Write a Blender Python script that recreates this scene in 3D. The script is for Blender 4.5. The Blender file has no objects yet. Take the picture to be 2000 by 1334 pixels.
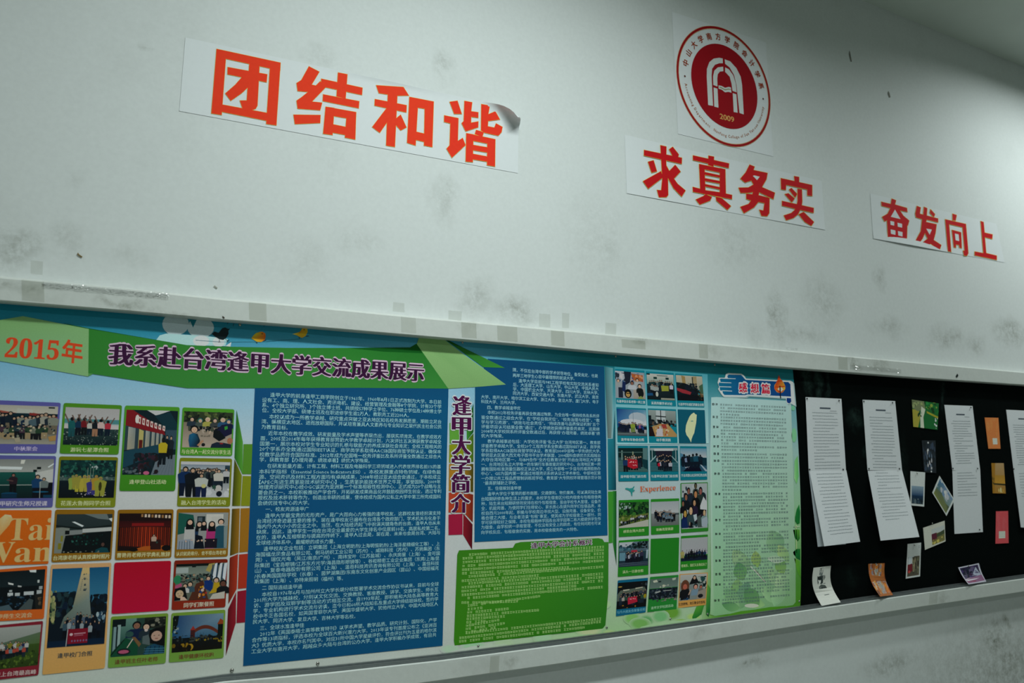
import bpy, math, random
from mathutils import Vector
SC = bpy.context.scene
COL = SC.collection

# ------------------------------------------------------------------ camera
F, YAW, PITCH, ROLL = 1548.7, math.radians(28.81), math.radians(8.728), math.radians(-.237)
EYE = Vector((0, 0, 1.55)); WALL_Y = 2.34

def ray(px, py):
    u = (px-1000)/F; v = -(py-667)/F
    c, s = math.cos(ROLL), math.sin(ROLL); u, v = c*u-s*v, s*u+c*v
    cp, sp = math.cos(PITCH), math.sin(PITCH)
    x, y, z = u, cp-sp*v, sp+cp*v
    cy, sy = math.cos(YAW), math.sin(YAW)
    return Vector((cy*x+sy*y, -sy*x+cy*y, z))

def P(px, py, d=0.0):
    """point of the photograph -> point on the plane d metres in front of the wall"""
    r = ray(px, py)
    return EYE + r*((WALL_Y-d)/r.y)

def PX(px, py, X):
    """point of the photograph -> point at the given distance along the wall"""
    r = ray(px, py)
    return EYE + r*(X/r.x)

cam = bpy.data.cameras.new('camera'); cam_o = bpy.data.objects.new('camera', cam); COL.objects.link(cam_o)
cam.sensor_width = 36; cam.lens = F/2000*36; cam.clip_start = .05
fw = ray(1000, 667).normalized()
rt = (ray(1100, 667)-ray(1000, 667)).normalized(); up = rt.cross(fw)
from mathutils import Matrix
m = Matrix((rt, up, -fw)).transposed().to_4x4(); m.translation = EYE
cam_o.matrix_world = m
cam.dof.use_dof = True; cam.dof.focus_distance = 2.65; cam.dof.aperture_fstop = 3.6
SC.camera = cam_o

# ------------------------------------------------------------------ light
SC.view_settings.view_transform = 'Standard'; SC.view_settings.look = 'None'
SC.view_settings.gamma = 1; SC.view_settings.use_curve_mapping = False
SC.view_settings.exposure = 0.0
world = bpy.data.worlds.new('world'); SC.world = world; world.use_nodes = True
world.node_tree.nodes['Background'].inputs[0].default_value = (.55, .75, .68, 1)
world.node_tree.nodes['Background'].inputs[1].default_value = 0.01
CEIL = 1.55+.966*WALL_Y
for lx, ly, pw in ((-2.9, 1.3, 20), (1.1, 1.45, 52), (4.85, .88, 31), (8.6, 1.3, 6), (.7, 3.7, 24), (4.85, 3.7, 5)):  # last two: unseen far row, added as fill to soften the moulding shadows
    L = bpy.data.lights.new('ceiling_and_fill_light', 'AREA'); L.shape = 'RECTANGLE'
    L.size = 1.2; L.size_y = .16; L.energy = pw; L.color = (.88, .975, .965); L.spread = math.radians(165)
    o = bpy.data.objects.new('ceiling_and_fill_light', L); COL.objects.link(o)
    o.location = (lx, WALL_Y-ly, CEIL-.03)

# ------------------------------------------------------------------ colour
def lin(c):
    c /= 255.0
    return c/12.92 if c <= .04045 else ((c+.055)/1.055)**2.4
ILL = (.37, .45, .44)
def C(h, k=1.0):
    """printed colour (as read under the greenish lamps) -> paint colour"""
    if not isinstance(h, str): return h
    h = h.lstrip('#')
    r, g, b = (int(h[i:i+2], 16) for i in (0, 2, 4))
    o = []; sat = (max(r, g, b)-min(r, g, b))/max(1, max(r, g, b))
    k *= 1-(.40 if r >= max(g, b) else .66)*sat
    for v, i in zip((r, g, b), ILL):
        o.append(min(.86, max(.004, lin(v)*k/i)))
    return (o[0], o[1], o[2], 1)

# ------------------------------------------------------------------ materials
def mat(name, base=(.5, .5, .5, 1), rough=.6, metal=0.0, spec=.5, attr=False, noise=0.0, nscale=40, bump=0.0, bscale=200):
    m = bpy.data.materials.new(name); m.use_nodes = True
    nt = m.node_tree; b = nt.nodes['Principled BSDF']
    b.inputs['Base Color'].default_value = base; b.inputs['Roughness'].default_value = rough
    b.inputs['Metallic'].default_value = metal; b.inputs['Specular IOR Level'].default_value = spec
    src = None
    if attr:
        a = nt.nodes.new('ShaderNodeVertexColor'); a.layer_name = 'Col'; src = a.outputs['Color']
    tc = nt.nodes.new('ShaderNodeTexCoord')
    if noise:
        n = nt.nodes.new('ShaderNodeTexNoise'); n.inputs['Scale'].default_value = nscale; n.inputs['Detail'].default_value = 5
        nt.links.new(tc.outputs['Object'], n.inputs['Vector'])
        mr = nt.nodes.new('ShaderNodeMapRange'); mr.inputs['From Min'].default_value = .3; mr.inputs['From Max'].default_value = .7
        mr.inputs['To Min'].default_value = 1-noise; mr.inputs['To Max'].default_value = 1+noise*.5
        nt.links.new(n.outputs['Fac'], mr.inputs['Value'])
        mx = nt.nodes.new('ShaderNodeMix'); mx.data_type = 'RGBA'; mx.blend_type = 'MULTIPLY'; mx.inputs[0].default_value = 1
        if src: nt.links.new(src, mx.inputs[6])
        else: mx.inputs[6].default_value = base
        nt.links.new(mr.outputs[0], mx.inputs[7]); src = mx.outputs[2]
    if src: nt.links.new(src, b.inputs['Base Color'])
    if bump:
        n = nt.nodes.new('ShaderNodeTexNoise'); n.inputs['Scale'].default_value = bscale; n.inputs['Detail'].default_value = 3
        nt.links.new(tc.outputs['Object'], n.inputs['Vector'])
        bp = nt.nodes.new('ShaderNodeBump'); bp.inputs['Strength'].default_value = bump; bp.inputs['Distance'].default_value = .002
        nt.links.new(n.outputs['Fac'], bp.inputs['Height']); nt.links.new(bp.outputs[0], b.inputs['Normal'])
    return m

def dirty(name, base, spots, dirt=(.16, .17, .12, 1), grime=.25, gscale=1.4, rough=.65, bump=.12, spec=.3):
    """painted plaster with general grime and smudges and painted-in shade of their own shape at given places (world x, z, rx, rz, strength)"""
    m = bpy.data.materials.new(name); m.use_nodes = True
    nt = m.node_tree; N = nt.nodes; Lk = nt.links; b = N['Principled BSDF']
    b.inputs['Roughness'].default_value = rough; b.inputs['Specular IOR Level'].default_value = spec
    geo = N.new('ShaderNodeNewGeometry'); pos = geo.outputs['Position']
    def noise(scale, det=6, ro=.6):
        n = N.new('ShaderNodeTexNoise'); n.inputs['Scale'].default_value = scale; n.inputs['Detail'].default_value = det
        n.inputs['Roughness'].default_value = ro; Lk.new(pos, n.inputs['Vector']); return n.outputs['Fac']
    def rng(v, a, bb, c, d):
        r = N.new('ShaderNodeMapRange'); r.inputs['From Min'].default_value = a; r.inputs['From Max'].default_value = bb
        r.inputs['To Min'].default_value = c; r.inputs['To Max'].default_value = d; Lk.new(v, r.inputs['Value']); return r.outputs[0]
    def mth(op, x, y):
        n = N.new('ShaderNodeMath'); n.operation = op
        for i, q in enumerate((x, y)):
            if isinstance(q, (int, float)): n.inputs[i].default_value = q
            else: Lk.new(q, n.inputs[i])
        return n.outputs[0]
    g = mth('MULTIPLY', rng(noise(gscale), .55, .8, 0, grime), rng(noise(22, 8, .7), .35, .65, .2, 1))
    warp = N.new('ShaderNodeTexNoise'); warp.inputs['Scale'].default_value = 9; warp.inputs['Detail'].default_value = 5; Lk.new(pos, warp.inputs['Vector'])
    wv = N.new('ShaderNodeVectorMath'); wv.operation = 'MULTIPLY_ADD'; Lk.new(warp.outputs['Color'], wv.inputs[0])
    wv.inputs[1].default_value = (.12, .12, .12); Lk.new(pos, wv.inputs[2])
    tex = rng(noise(34, 7, .75), .38, .62, .1, 1)
    tot = g
    for (x, z, rx, rz, st) in spots:
        mp = N.new('ShaderNodeMapping'); mp.vector_type = 'POINT'
        mp.inputs['Location'].default_value = (-(x+.06)/rx, 0, -(z+.06)/rz); mp.inputs['Scale'].default_value = (1/rx, 0, 1/rz)
        Lk.new(wv.outputs[0], mp.inputs['Vector'])
        ln = N.new('ShaderNodeVectorMath'); ln.operation = 'LENGTH'; Lk.new(mp.outputs[0], ln.inputs[0])
        s = mth('MULTIPLY', rng(ln.outputs['Value'], 0, 1, st, 0), tex)
        tot = mth('MAXIMUM', tot, s)
    mx = N.new('ShaderNodeMix'); mx.data_type = 'RGBA'; Lk.new(tot, mx.inputs[0]); mx.inputs[6].default_value = base; mx.inputs[7].default_value = dirt
    fine = rng(noise(70, 4), .3, .7, .965, 1.02)
    m2 = N.new('ShaderNodeMix'); m2.data_type = 'RGBA'; m2.blend_type = 'MULTIPLY'; m2.inputs[0].default_value = 1
    Lk.new(mx.outputs[2], m2.inputs[6]); Lk.new(fine, m2.inputs[7]); Lk.new(m2.outputs[2], b.inputs['Base Color'])
    bp = N.new('ShaderNodeBump'); bp.inputs['Strength'].default_value = bump; bp.inputs['Distance'].default_value = .003
    Lk.new(noise(26, 5), bp.inputs['Height']); Lk.new(bp.outputs[0], b.inputs['Normal'])
    return m

def spot(px, py, rpx, rpy, st):
    a = P(px, py); b = P(px+rpx, py); c = P(px, py+rpy)
    return (a.x, a.z, abs(b.x-a.x)*1.15, abs(c.z-a.z)*1.15, min(.85, st*1.7))

W_DIRT_SHADE = [spot(*q) for q in [
    (30, 485, 70, 45, .30), (130, 470, 50, 40, .16), (865, 130, 26, 42, .22), (870, 385, 30, 60, .20), (1165, 470, 70, 120, .10),
    (700, 470, 60, 40, .12), (595, 505, 60, 50, .10), (935, 585, 45, 50, .22), (1005, 605, 45, 35, .30), (1185, 485, 40, 55, .14),
    (1435, 480, 60, 60, .14), (1515, 620, 22, 60, .34), (1610, 590, 45, 60, .20), (1570, 650, 60, 22, .20), (1718, 540, 14, 30, .25),
    (1850, 660, 40, 26, .30), (1735, 640, 40, 26, .22), (1975, 650, 40, 30, .34), (1905, 675, 20, 26, .26), (1475, 655, 18, 30, .14),
    (285, 95, 20, 12, .25), (150, 360, 26, 22, .10), (240, 500, 60, 22, .12), (620, 105, 40, 30, .16), (640, 300, 60, 60, .06), (1430, 450, 50, 25, .12),
    (1470, 1290, 40, 20, .3), (1940, 1250, 36, 60, .75), (1975, 1290, 40, 40, .6), (1965, 1215, 14, 20, .6), (1740, 1300, 60, 30, .35), (1450, 1288, 9, 9, .5), (1980, 1310, 200, 130, .34), (1865, 660, 20, 12, .3)]]  # widest lower-right spot: dirt plus painted-in shade for the light falling off there
M_WALL = dirty('painted_plaster', (.70, .735, .72, 1), W_DIRT_SHADE, grime=.22)
M_TRIM = dirty('papered_moulding', (.66, .69, .65, 1), [spot(*q) for q in [
    (10, 560, 50, 14, .35), (60, 570, 22, 20, .4), (240, 600, 60, 12, .4), (330, 615, 50, 10, .35), (640, 650, 60, 12, .12), (905, 640, 26, 12, .2),
    (1240, 668, 20, 14, .35), (1260, 660, 60, 20, .12), (1380, 690, 25, 20, .2), (1480, 690, 120, 14, .15), (1700, 715, 22, 14, .3), (1650, 705, 20, 12, .4),
    (975, 1296, 22, 22, .35), (1350, 1235, 20, 24, .2), (1575, 1215, 22, 12, .3), (1820, 1165, 20, 20, .25)]], grime=.40, gscale=3.0, rough=.5, bump=.25)
M_CEIL = mat('ceiling_paint', (.60, .66, .60, 1), .8, noise=.04, nscale=3)
M_ROOM = mat('room_paint', (.46, .48, .465, 1), .8, noise=.05, nscale=2)
M_FLOOR = mat('floor_tile', (.26, .28, .25, 1), .45, noise=.15, nscale=2)
M_ALU = mat('brushed_aluminium', (.30, .33, .33, 1), .38, metal=.75, noise=.1, nscale=60)
M_FELT = dirty('black_felt', (.0022, .0042, .0038, 1), [spot(*q) for q in [(1575, 735, 14, 40, .5), (1597, 745, 6, 60, .5), (1612, 742, 5, 60, .4), (1668, 820, 18, 20, .35), (1685, 885, 8, 14, .3), (1838, 770, 6, 40, .35), (1660, 1130, 20, 20, .12), (1760, 900, 14, 60, .12), (1775, 1200, 60, 30, .1)]], dirt=(.03, .06, .05, 1), grime=.06, gscale=3, rough=.95, bump=.3, spec=.03)
M_PRINT = mat('printed_vinyl', rough=.5, spec=.15, attr=True, noise=.045, nscale=260, bump=.05, bscale=240)
M_PAPER = mat('printed_paper', rough=.75, spec=.2, attr=True, noise=.03, nscale=120)
M_GLOSS = mat('glossy_card', rough=.35, spec=.4, attr=True, noise=.08, nscale=180)
M_METAL = mat('nickel', (.42, .42, .38, 1), .25, metal=1)
M_DARKM = mat('dark_pin_metal', (.06, .07, .07, 1), .35, metal=.8)

def tape_mat(name, alpha, col, rough):
    m = mat(name, col, rough, spec=.6, noise=.1, nscale=30, bump=.15, bscale=60)
    m.node_tree.nodes['Principled BSDF'].inputs['Alpha'].default_value = alpha
    return m
M_TAPE = tape_mat('clear_tape', .12, (.42, .44, .33, 1), .35)
M_TAPE2 = tape_mat('aged_tape', .07, (.36, .38, .26, 1), .4)
M_TAPEG = bpy.data.materials.new('shiny_tape'); M_TAPEG.use_nodes = True
_n = M_TAPEG.node_tree; _n.nodes.remove(_n.nodes['Principled BSDF'])
_t = _n.nodes.new('ShaderNodeBsdfTransparent'); _g = _n.nodes.new('ShaderNodeBsdfGlossy'); _g.inputs['Roughness'].default_value = .14
_m = _n.nodes.new('ShaderNodeMixShader'); _m.inputs[0].default_value = .10
_n.links.new(_t.outputs[0], _m.inputs[1]); _n.links.new(_g.outputs[0], _m.inputs[2]); _n.links.new(_m.outputs[0], _n.nodes['Material Output'].inputs[0])

# ------------------------------------------------------------------ object helpers
def link_mesh(name, verts, faces, material, parent=None, cols=None, smooth=False):
    off = parent_origin(parent)
    me = bpy.data.meshes.new(name)
    me.from_pydata([tuple(Vector(v)-off) for v in verts], [], faces)
    me.materials.append(material)
    if cols is not None:
        ca = me.color_attributes.new('Col', 'FLOAT_COLOR', 'POINT')
        buf = []
        for c in cols: buf.extend(c)
        ca.data.foreach_set('color', buf)
    if smooth:
        me.polygons.foreach_set('use_smooth', [True]*len(me.polygons))
    me.update()
    o = bpy.data.objects.new(name, me); COL.objects.link(o)
    if parent: o.parent = parent
    return o

def parent_origin(p):
    v = Vector((0, 0, 0))
    while p is not None:
        v = v + p.location; p = p.parent
    return v

def tag(o, label, cat, group=None, kind=None):
    if label: o['label'] = label
    if cat: o['category'] = cat
    if group: o['group'] = group
    if kind: o['kind'] = kind
    return o

def thing(name, loc, label, cat, group=None):
    o = bpy.data.objects.new(name, None); COL.objects.link(o); o.location = loc
    o.empty_display_size = .05
    return tag(o, label, cat, group)

def box(name, lo, hi, material, parent=None, bevel=0):
    x0, y0, z0 = lo; x1, y1, z1 = hi
    v = [(x0, y0, z0), (x1, y0, z0), (x1, y1, z0), (x0, y1, z0), (x0, y0, z1), (x1, y0, z1), (x1, y1, z1), (x0, y1, z1)]
    f = [(0, 3, 2, 1), (4, 5, 6, 7), (0, 1, 5, 4), (1, 2, 6, 5), (2, 3, 7, 6), (3, 0, 4, 7)]
    o = link_mesh(name, v, f, material, parent)
    if bevel:
        b = o.modifiers.new('bevel', 'BEVEL'); b.width = bevel; b.segments = 3
    return o

def sweep(name, path, prof, material, parent=None, smooth=False):
    """profile given per path point: list of lists of Vectors, closed section"""
    n = len(prof[0]); v = [p for ring in prof for p in ring]; f = []
    for i in range(len(prof)-1):
        for j in range(n):
            a = i*n+j; b = i*n+(j+1) % n
            f.append((a, b, b+n, a+n))
    f.append(tuple(range(n))[::-1]); f.append(tuple(range((len(prof)-1)*n, len(prof)*n)))
    return link_mesh(name, v, f, material, parent, smooth=smooth)

def twoside(vs, fs, t):
    n = len(vs); vs += [Vector(v)+Vector((0, t, 0)) for v in vs]; fs += [tuple(i+n for i in reversed(f)) for f in list(fs)]

class Art:
    """flat print: polygons in photograph pixels (or in a unit square mapped on a quad), laid on the plane d in front of the wall"""
    STEP = 3e-6; gain = 1.0
    def __init__(s, d, quad=None, seed=0, fn=None):
        s.d = d; s.q = quad; s.v = []; s.f = []; s.c = []; s.k = 0; s.r = random.Random(seed); s.fn = fn
    def pt(s, u, v, d):
        if s.q:
            (ax, ay), (bx, by), (cx, cy), (dx, dy) = s.q
            x = (1-v)*((1-u)*ax+u*bx)+v*((1-u)*dx+u*cx); y = (1-v)*((1-u)*ay+u*by)+v*((1-u)*dy+u*cy)
        else: x, y = u, v
        if s.fn: return s.fn(x, y, u, v, d)
        return P(x, y, d)
    bands = 0
    def poly(s, pts, col, step=True):
        if step: s.k += 1
        if s.bands and max(p[1] for p in pts)-min(p[1] for p in pts) > 1.01/s.bands:
            cs = col if isinstance(col, list) else [col]*len(pts)
            cs = [C(c, s.gain) for c in cs]; P_ = list(zip(pts, cs)); nb = s.bands; B0 = s.bands; s.bands = 0
            def cut(P_, lim, sg):
                out = []
                for i in range(len(P_)):
                    a, b = P_[i-1], P_[i]; da = (a[0][1]-lim)*sg; db = (b[0][1]-lim)*sg
                    if (da >= 0) != (db >= 0):
                        t = da/(da-db); out.append(((a[0][0]+(b[0][0]-a[0][0])*t, a[0][1]+(b[0][1]-a[0][1])*t), tuple(x+(y-x)*t for x, y in zip(a[1], b[1]))))
                    if db >= 0: out.append(b)
                return out
            for k in range(nb):
                q = cut(cut(P_, k/nb, 1), (k+1)/nb, -1) if P_ else []
                if len(q) > 2: s.poly([x[0] for x in q], [x[1] for x in q], step=False)
            s.bands = B0; return
        d = s.d+s.k*s.STEP; b = len(s.v)
        if isinstance(col, list): cs = [C(c, s.gain) for c in col]
        else: cs = [C(col, s.gain)]*len(pts)
        for p in pts: s.v.append(s.pt(p[0], p[1], d))
        s.c.extend(cs)
        # keep the face turned to the room
        a = 0
        for i in range(len(pts)):
            x0, y0 = pts[i]; x1, y1 = pts[(i+1) % len(pts)]; a += x0*y1-x1*y0
        idx = list(range(b, b+len(pts)))
        if a > 0: idx.reverse()
        s.f.append(tuple(idx))
    def rect(s, u0, v0, u1, v1, col): s.poly([(u0, v0), (u1, v0), (u1, v1), (u0, v1)], col)
    def vgrad(s, u0, v0, u1, v1, top, bot): s.poly([(u0, v0), (u1, v0), (u1, v1), (u0, v1)], [top, top, bot, bot])
    def ell(s, cx, cy, rx, ry, col, n=10, step=True):
        s.poly([(cx+rx*math.cos(2*math.pi*i/n), cy+ry*math.sin(2*math.pi*i/n)) for i in range(n)], col, step)
    def soft(s, cx, cy, rx, ry, c0, c1, n=18):
        s.k += 1; d = s.d+s.k*s.STEP; b = len(s.v); s.v.append(s.pt(cx, cy, d)); s.c.append(C(c0, s.gain))
        for f in (.55, 1.0):
            for i in range(n):
                a = 2*math.pi*i/n; s.v.append(s.pt(cx+f*rx*math.cos(a), cy+f*ry*math.sin(a), d)); s.c.append(C(c0 if f < 1 else c1(cx+rx*math.cos(a), cy+ry*math.sin(a)), s.gain))
        for i in range(n):
            j = (i+1) % n; s.f.append((b, b+1+j, b+1+i)); s.f.append((b+1+i, b+1+j, b+1+n+j, b+1+n+i))
    def line(s, x0, y0, x1, y1, w, col):
        l = math.hypot(x1-x0, y1-y0) or 1; nx, ny = -(y1-y0)/l*w/2, (x1-x0)/l*w/2
        s.poly([(x0+nx, y0+ny), (x1+nx, y1+ny), (x1-nx, y1-ny), (x0-nx, y0-ny)], col)
    def blobs(s, u0, v0, u1, v1, n, sz, cols, asp=1.3):
        for i in range(n):
            s.k += .4
            u = s.r.uniform(u0, u1); v = s.r.uniform(v0, v1); z = sz*s.r.uniform(.5, 1.2)
            z1 = min(z, max(.004, min(u-u0, u1-u))+.004); z2 = min(z*asp, max(.004, min(v-v0, v1-v))+.004)
            s.ell(u, v, z1, z2, s.r.choice(cols), 6, False)
    def person(s, x, y, h, body, legs='101a22', hair='0a1214', skin='a08a70', arms=0, w=1.0, face=True):
        """standing figure: feet at y, height h (unit square)"""
        hw = h*.17*w
        s.poly([(x-hw*.8, y-h*.5), (x+hw*.8, y-h*.5), (x+hw*.75, y), (x+hw*.1, y), (x, y-h*.35), (x-hw*.1, y), (x-hw*.75, y)], legs)
        s.poly([(x-hw*.5, y-h*.82), (x+hw*.5, y-h*.82), (x+hw, y-h*.74), (x+hw*.85, y-h*.44), (x-hw*.85, y-h*.44), (x-hw, y-h*.74)], body)
        if arms:
            for sg in (-1, 1):
                s.line(x+sg*hw*.8, y-h*.74, x+sg*hw*1.9, y-h*(1.12+.05*arms), h*.05, skin)
        s.ell(x, y-h*.91, h*.075, h*.10, hair, 8)
        if face: s.ell(x, y-h*.895, h*.05, h*.068, skin, 7)
    def crowd(s, u0, u1, y0, y1, n, h, cols, jit=.04, legs=('101a22', '1a2a38', '0c1216'), skin='97836c', hair='070d10'):
        for i in range(n):
            t = (i+.5)/n; u = u0+(u1-u0)*t; y = y0+(y1-y0)*t+s.r.uniform(-jit, jit)
            s.person(u, min(y, .995), h*s.r.uniform(.9, 1.08), s.r.choice(cols), s.r.choice(legs), hair=hair, skin=skin)
    def head(s, x, y, r, skin='b09a80', hair='0a1013', body=None, bw=2.2):
        if body: s.poly([(x-r*bw*.5, y+r*1.2), (x+r*bw*.5, y+r*1.2), (x+r*bw*.85, y+r*2), (x+r*bw*.9, min(.995, y+r*4.2)), (x-r*bw*.9, min(.995, y+r*4.2)), (x-r*bw*.85, y+r*2)], body)
        s.ell(x, y-r*.15, r*1.15, r*1.45, hair, 12)
        s.ell(x, y+r*.12, r*.8, r*1.08, skin, 12)
        for sg in (-1, 1): s.ell(x+sg*r*.33, y, r*.12, r*.08, '181010', 6)
        s.ell(x, y+r*.62, r*.26, r*.09, '7a3a38', 6)
    def build(s, name, material, parent=None):
        return link_mesh(name, s.v, s.f, material, parent, cols=s.c)

# ------------------------------------------------------------------ lettering
_cache = {}
def glyphs(txt, res=1):
    k = (txt, res)
    if k in _cache: return _cache[k]
    cu = bpy.data.curves.new('text', 'FONT'); cu.body = txt; cu.resolution_u = res; cu.size = 1
    o = bpy.data.objects.new('text', cu); COL.objects.link(o)
    bpy.context.view_layer.update()
    me = bpy.data.meshes.new_from_object(o.evaluated_get(bpy.context.evaluated_depsgraph_get()))
    vs = [(v.co.x, v.co.y) for v in me.vertices]; fs = [tuple(p.vertices) for p in me.polygons]
    bpy.data.objects.remove(o); bpy.data.curves.remove(cu); bpy.data.meshes.remove(me)
    _cache[k] = (vs, fs); return vs, fs

class Text:
    def __init__(s, d): s.d = d; s.v = []; s.f = []; s.c = []; s.n = 0
    def add(s, txt, p0, p1, h, col, shifts=((0, 0),), res=1, lift=0.0, mid=.37, fit=True, xs=1.0):
        """txt centred on the segment p0-p1 (pixels), glyph body h pixels tall"""
        vs, fs = glyphs(txt, res)
        if not vs: return
        d = s.d+lift
        A = P(p0[0], p0[1], d); B = P(p1[0], p1[1], d)
        x0 = min(v[0] for v in vs); x1 = max(v[0] for v in vs)
        em = (P(p0[0], p0[1]-h/2, d)-P(p0[0], p0[1]+h/2, d)).length/.90
        X = (B-A)/((x1-x0) if x1 > x0 else 1)
        Z = Vector((0, 0, em)); c = C(col)
        for (sx, sy) in shifts:
            b = len(s.v)
            for (x, y) in vs: s.v.append(A+X*(x-x0+sx)+Z*(y-mid+sy))
            s.c.extend([c]*len(vs)); s.f.extend(tuple(i+b for i in f) for f in fs)
            d2 = Vector((0, -5e-6, 0)); A = A+d2
    def build(s, name, material, parent=None):
        return link_mesh(name, s.v, s.f, material, parent, cols=s.c)
BOLDX = [(x*.019, 0) for x in (-2.5, -1.5, -.5, .5, 1.5, 2.5)]
BOLD = [(x*.02, y*.02) for x in (-1, 0, 1) for y in (-1, 0, 1)]
HALO = [(math.cos(a*math.pi/6)*.066, math.sin(a*math.pi/6)*.066) for a in range(12)]+[(math.cos(a*math.pi/3)*.035, math.sin(a*math.pi/3)*.035) for a in range(6)]

# ------------------------------------------------------------------ room shell
X0, X1, YB = -4.2, 10.0, -2.6
def quad(name, pts, material, kind='structure'):
    o = link_mesh(name, pts, [(0, 1, 2, 3)], material); o['kind'] = kind; return o
def slab(name, lo, hi, material):
    o = box(name, lo, hi, material); o['kind'] = 'structure'; return o
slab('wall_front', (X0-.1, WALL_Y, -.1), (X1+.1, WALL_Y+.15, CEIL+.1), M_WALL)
slab('wall_back', (X0-.1, YB-.1, -.1), (X1+.1, YB, CEIL+.1), M_ROOM)
slab('wall_left', (X0-.1, YB, -.1), (X0, WALL_Y, CEIL+.1), M_ROOM)
slab('wall_right', (X1, YB, -.1), (X1+.1, WALL_Y, CEIL+.1), M_ROOM)
slab('floor', (X0, YB, -.1), (X1, WALL_Y, 0), M_FLOOR)
slab('ceiling', (X0, YB, CEIL), (X1, WALL_Y, CEIL+.1), M_CEIL)

# mouldings that frame the notice board; they bow a little, as measured
DT = .044
xs_top = [(-140, 576.5), (0, 588), (250, 608), (440, 625.5), (600, 638), (800, 655), (1000, 672), (1170, 687.5), (1350, 702.5), (1548, 719), (1780, 737), (2000, 752), (2200, 768)]
up_top = [(-140, 526), (0, 538), (250, 562), (440, 582), (600, 596), (800, 616), (1000, 634), (1170, 650), (1350, 666.5), (1548, 684.5), (1780, 706), (2000, 726), (2200, 746)]
rings = []
for (a, b) in zip(xs_top, up_top):
    lo = P(a[0], a[1], DT); hi = P(b[0], b[1], DT); x = lo.x; y = WALL_Y-DT
    rings.append([Vector((x, WALL_Y+.01, lo.z)), Vector((x, y+.003, lo.z)), Vector((x, y, lo.z+.003)), Vector((x, y, hi.z-.007)),
                  Vector((x, y+.003, hi.z-.002)), Vector((x, y+.009, hi.z)), Vector((x, WALL_Y+.01, hi.z+.004))])
trim_top = sweep('trim_1', None, rings, M_TRIM); trim_top['kind'] = 'structure'

hi_bot = [(-300, 1432), (0, 1391), (200, 1364), (440, 1331), (640, 1314), (860, 1290), (1100, 1259), (1240, 1240), (1540, 1197), (1800, 1158.5), (2000, 1130), (2200, 1102)]
lo_bot = [(-300, 1500), (0, 1455), (200, 1424), (440, 1386), (640, 1360), (860, 1330), (1100, 1296), (1240, 1275), (1540, 1226), (1800, 1185.5), (2000, 1156), (2200, 1127)]
rings = []
for (b, a) in zip(hi_bot, lo_bot):
    lo = P(a[0], a[1], DT); hi = P(b[0], b[1], DT); x = hi.x; y = WALL_Y-DT
    rings.append([Vector((x, WALL_Y+.01, lo.z)), Vector((x, y+.003, lo.z)), Vector((x, y, lo.z+.003)), Vector((x, y, hi.z-.003)), Vector((x, y+.003, hi.z)), Vector((x, WALL_Y+.01, hi.z))])
trim_bot = sweep('trim_2', None, rings, M_TRIM); trim_bot['kind'] = 'structure'
# aluminium channel lying on the lower moulding, two ridges
def rail(z0, z1, d0, d1):
    rg = []
    for b in hi_bot:
        h = P(b[0], b[1], DT); x = h.x
        rg.append([Vector((x, WALL_Y-d0, h.z+z0)), Vector((x, WALL_Y-d1, h.z+z0)), Vector((x, WALL_Y-d1, h.z+z1)), Vector((x, WALL_Y-d0, h.z+z1))])
    return rg
for a in ((0.0, .004, .012, .040), (.004, .0085, .034, .037), (.004, .012, .0125, .021)):
    sweep('rail', None, rail(*a), M_ALU, trim_bot)

# ------------------------------------------------------------------ notice board
bz0, bz1 = P(1240, 1240, DT).z, P(1000, 672, DT).z
board = thing('notice_board', (3.0, WALL_Y-.001, bz0), 'long black felt notice board set between the pale mouldings, bare at its right end', 'notice board')
DB = .006
box('felt', (P(-300, 900).x, WALL_Y-DB, bz0-.02), (P(2250, 900).x, WALL_Y-.0005, bz1+.02), M_FELT, board)

# ------------------------------------------------------------------ poster
DS = .0085
poster = thing('display_poster', P(700, 1000, 0)+Vector((0, -.006, 0)), 'long glossy colourful printed poster with photos and blue text panels on the notice board', 'poster')
top_e = [(x, y-9) for (x, y) in xs_top if x <= 1350]+[(1547, 711)]
bot_e = [(-170, 1404), (0, 1380), (200, 1355), (440, 1326), (560, 1312), (770, 1292), (934, 1273), (1000, 1266), (1100, 1256), (1185, 1243), (1240, 1233), (1340, 1217), (1450, 1201), (1563, 1184)]
def lerp_pts(pts, x):
    for (a, b) in zip(pts, pts[1:]):
        if x <= b[0]: t = (x-a[0])/(b[0]-a[0]); return a[1]+(b[1]-a[1])*t
    return pts[-1][1]
def hexmix(a, b, t):
    a = a.lstrip('#'); b = b.lstrip('#')
    return ''.join('%02x' % int(round(int(a[i:i+2], 16)*(1-t)+int(b[i:i+2], 16)*t)) for i in (0, 2, 4))
def ramp(stops, y):
    for (a, b) in zip(stops, stops[1:]):
        if y <= b[0]: return hexmix(a[1], b[1], max(0, min(1, (y-a[0])/(b[0]-a[0]))))
    return stops[-1][1]
R_L = [(588, '0c8ea6'), (655, '2e92ac'), (700, '64a0b8'), (760, '78a8bc'), (860, '8ea8b0'), (960, '97a3a1'), (1100, '96a4a2'), (1340, '90a298')]
R_M = [(680, '0c8896'), (740, '2a8490'), (800, '5a98a0'), (900, '84a0a4'), (1100, '90a09c'), (1230, '84ae80'), (1280, '8cb67e')]
R_R = [(700, '088890'), (745, '24808a'), (790, '5c98a0'), (880, '7ca49e'), (1000, '78a880'), (1090, '62a058'), (1130, '50983c'), (1175, '4c9828'), (1240, '60a82c')]
verts = []; cols = []; faces = []
NX, NY = 60, 60
import bisect
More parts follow.
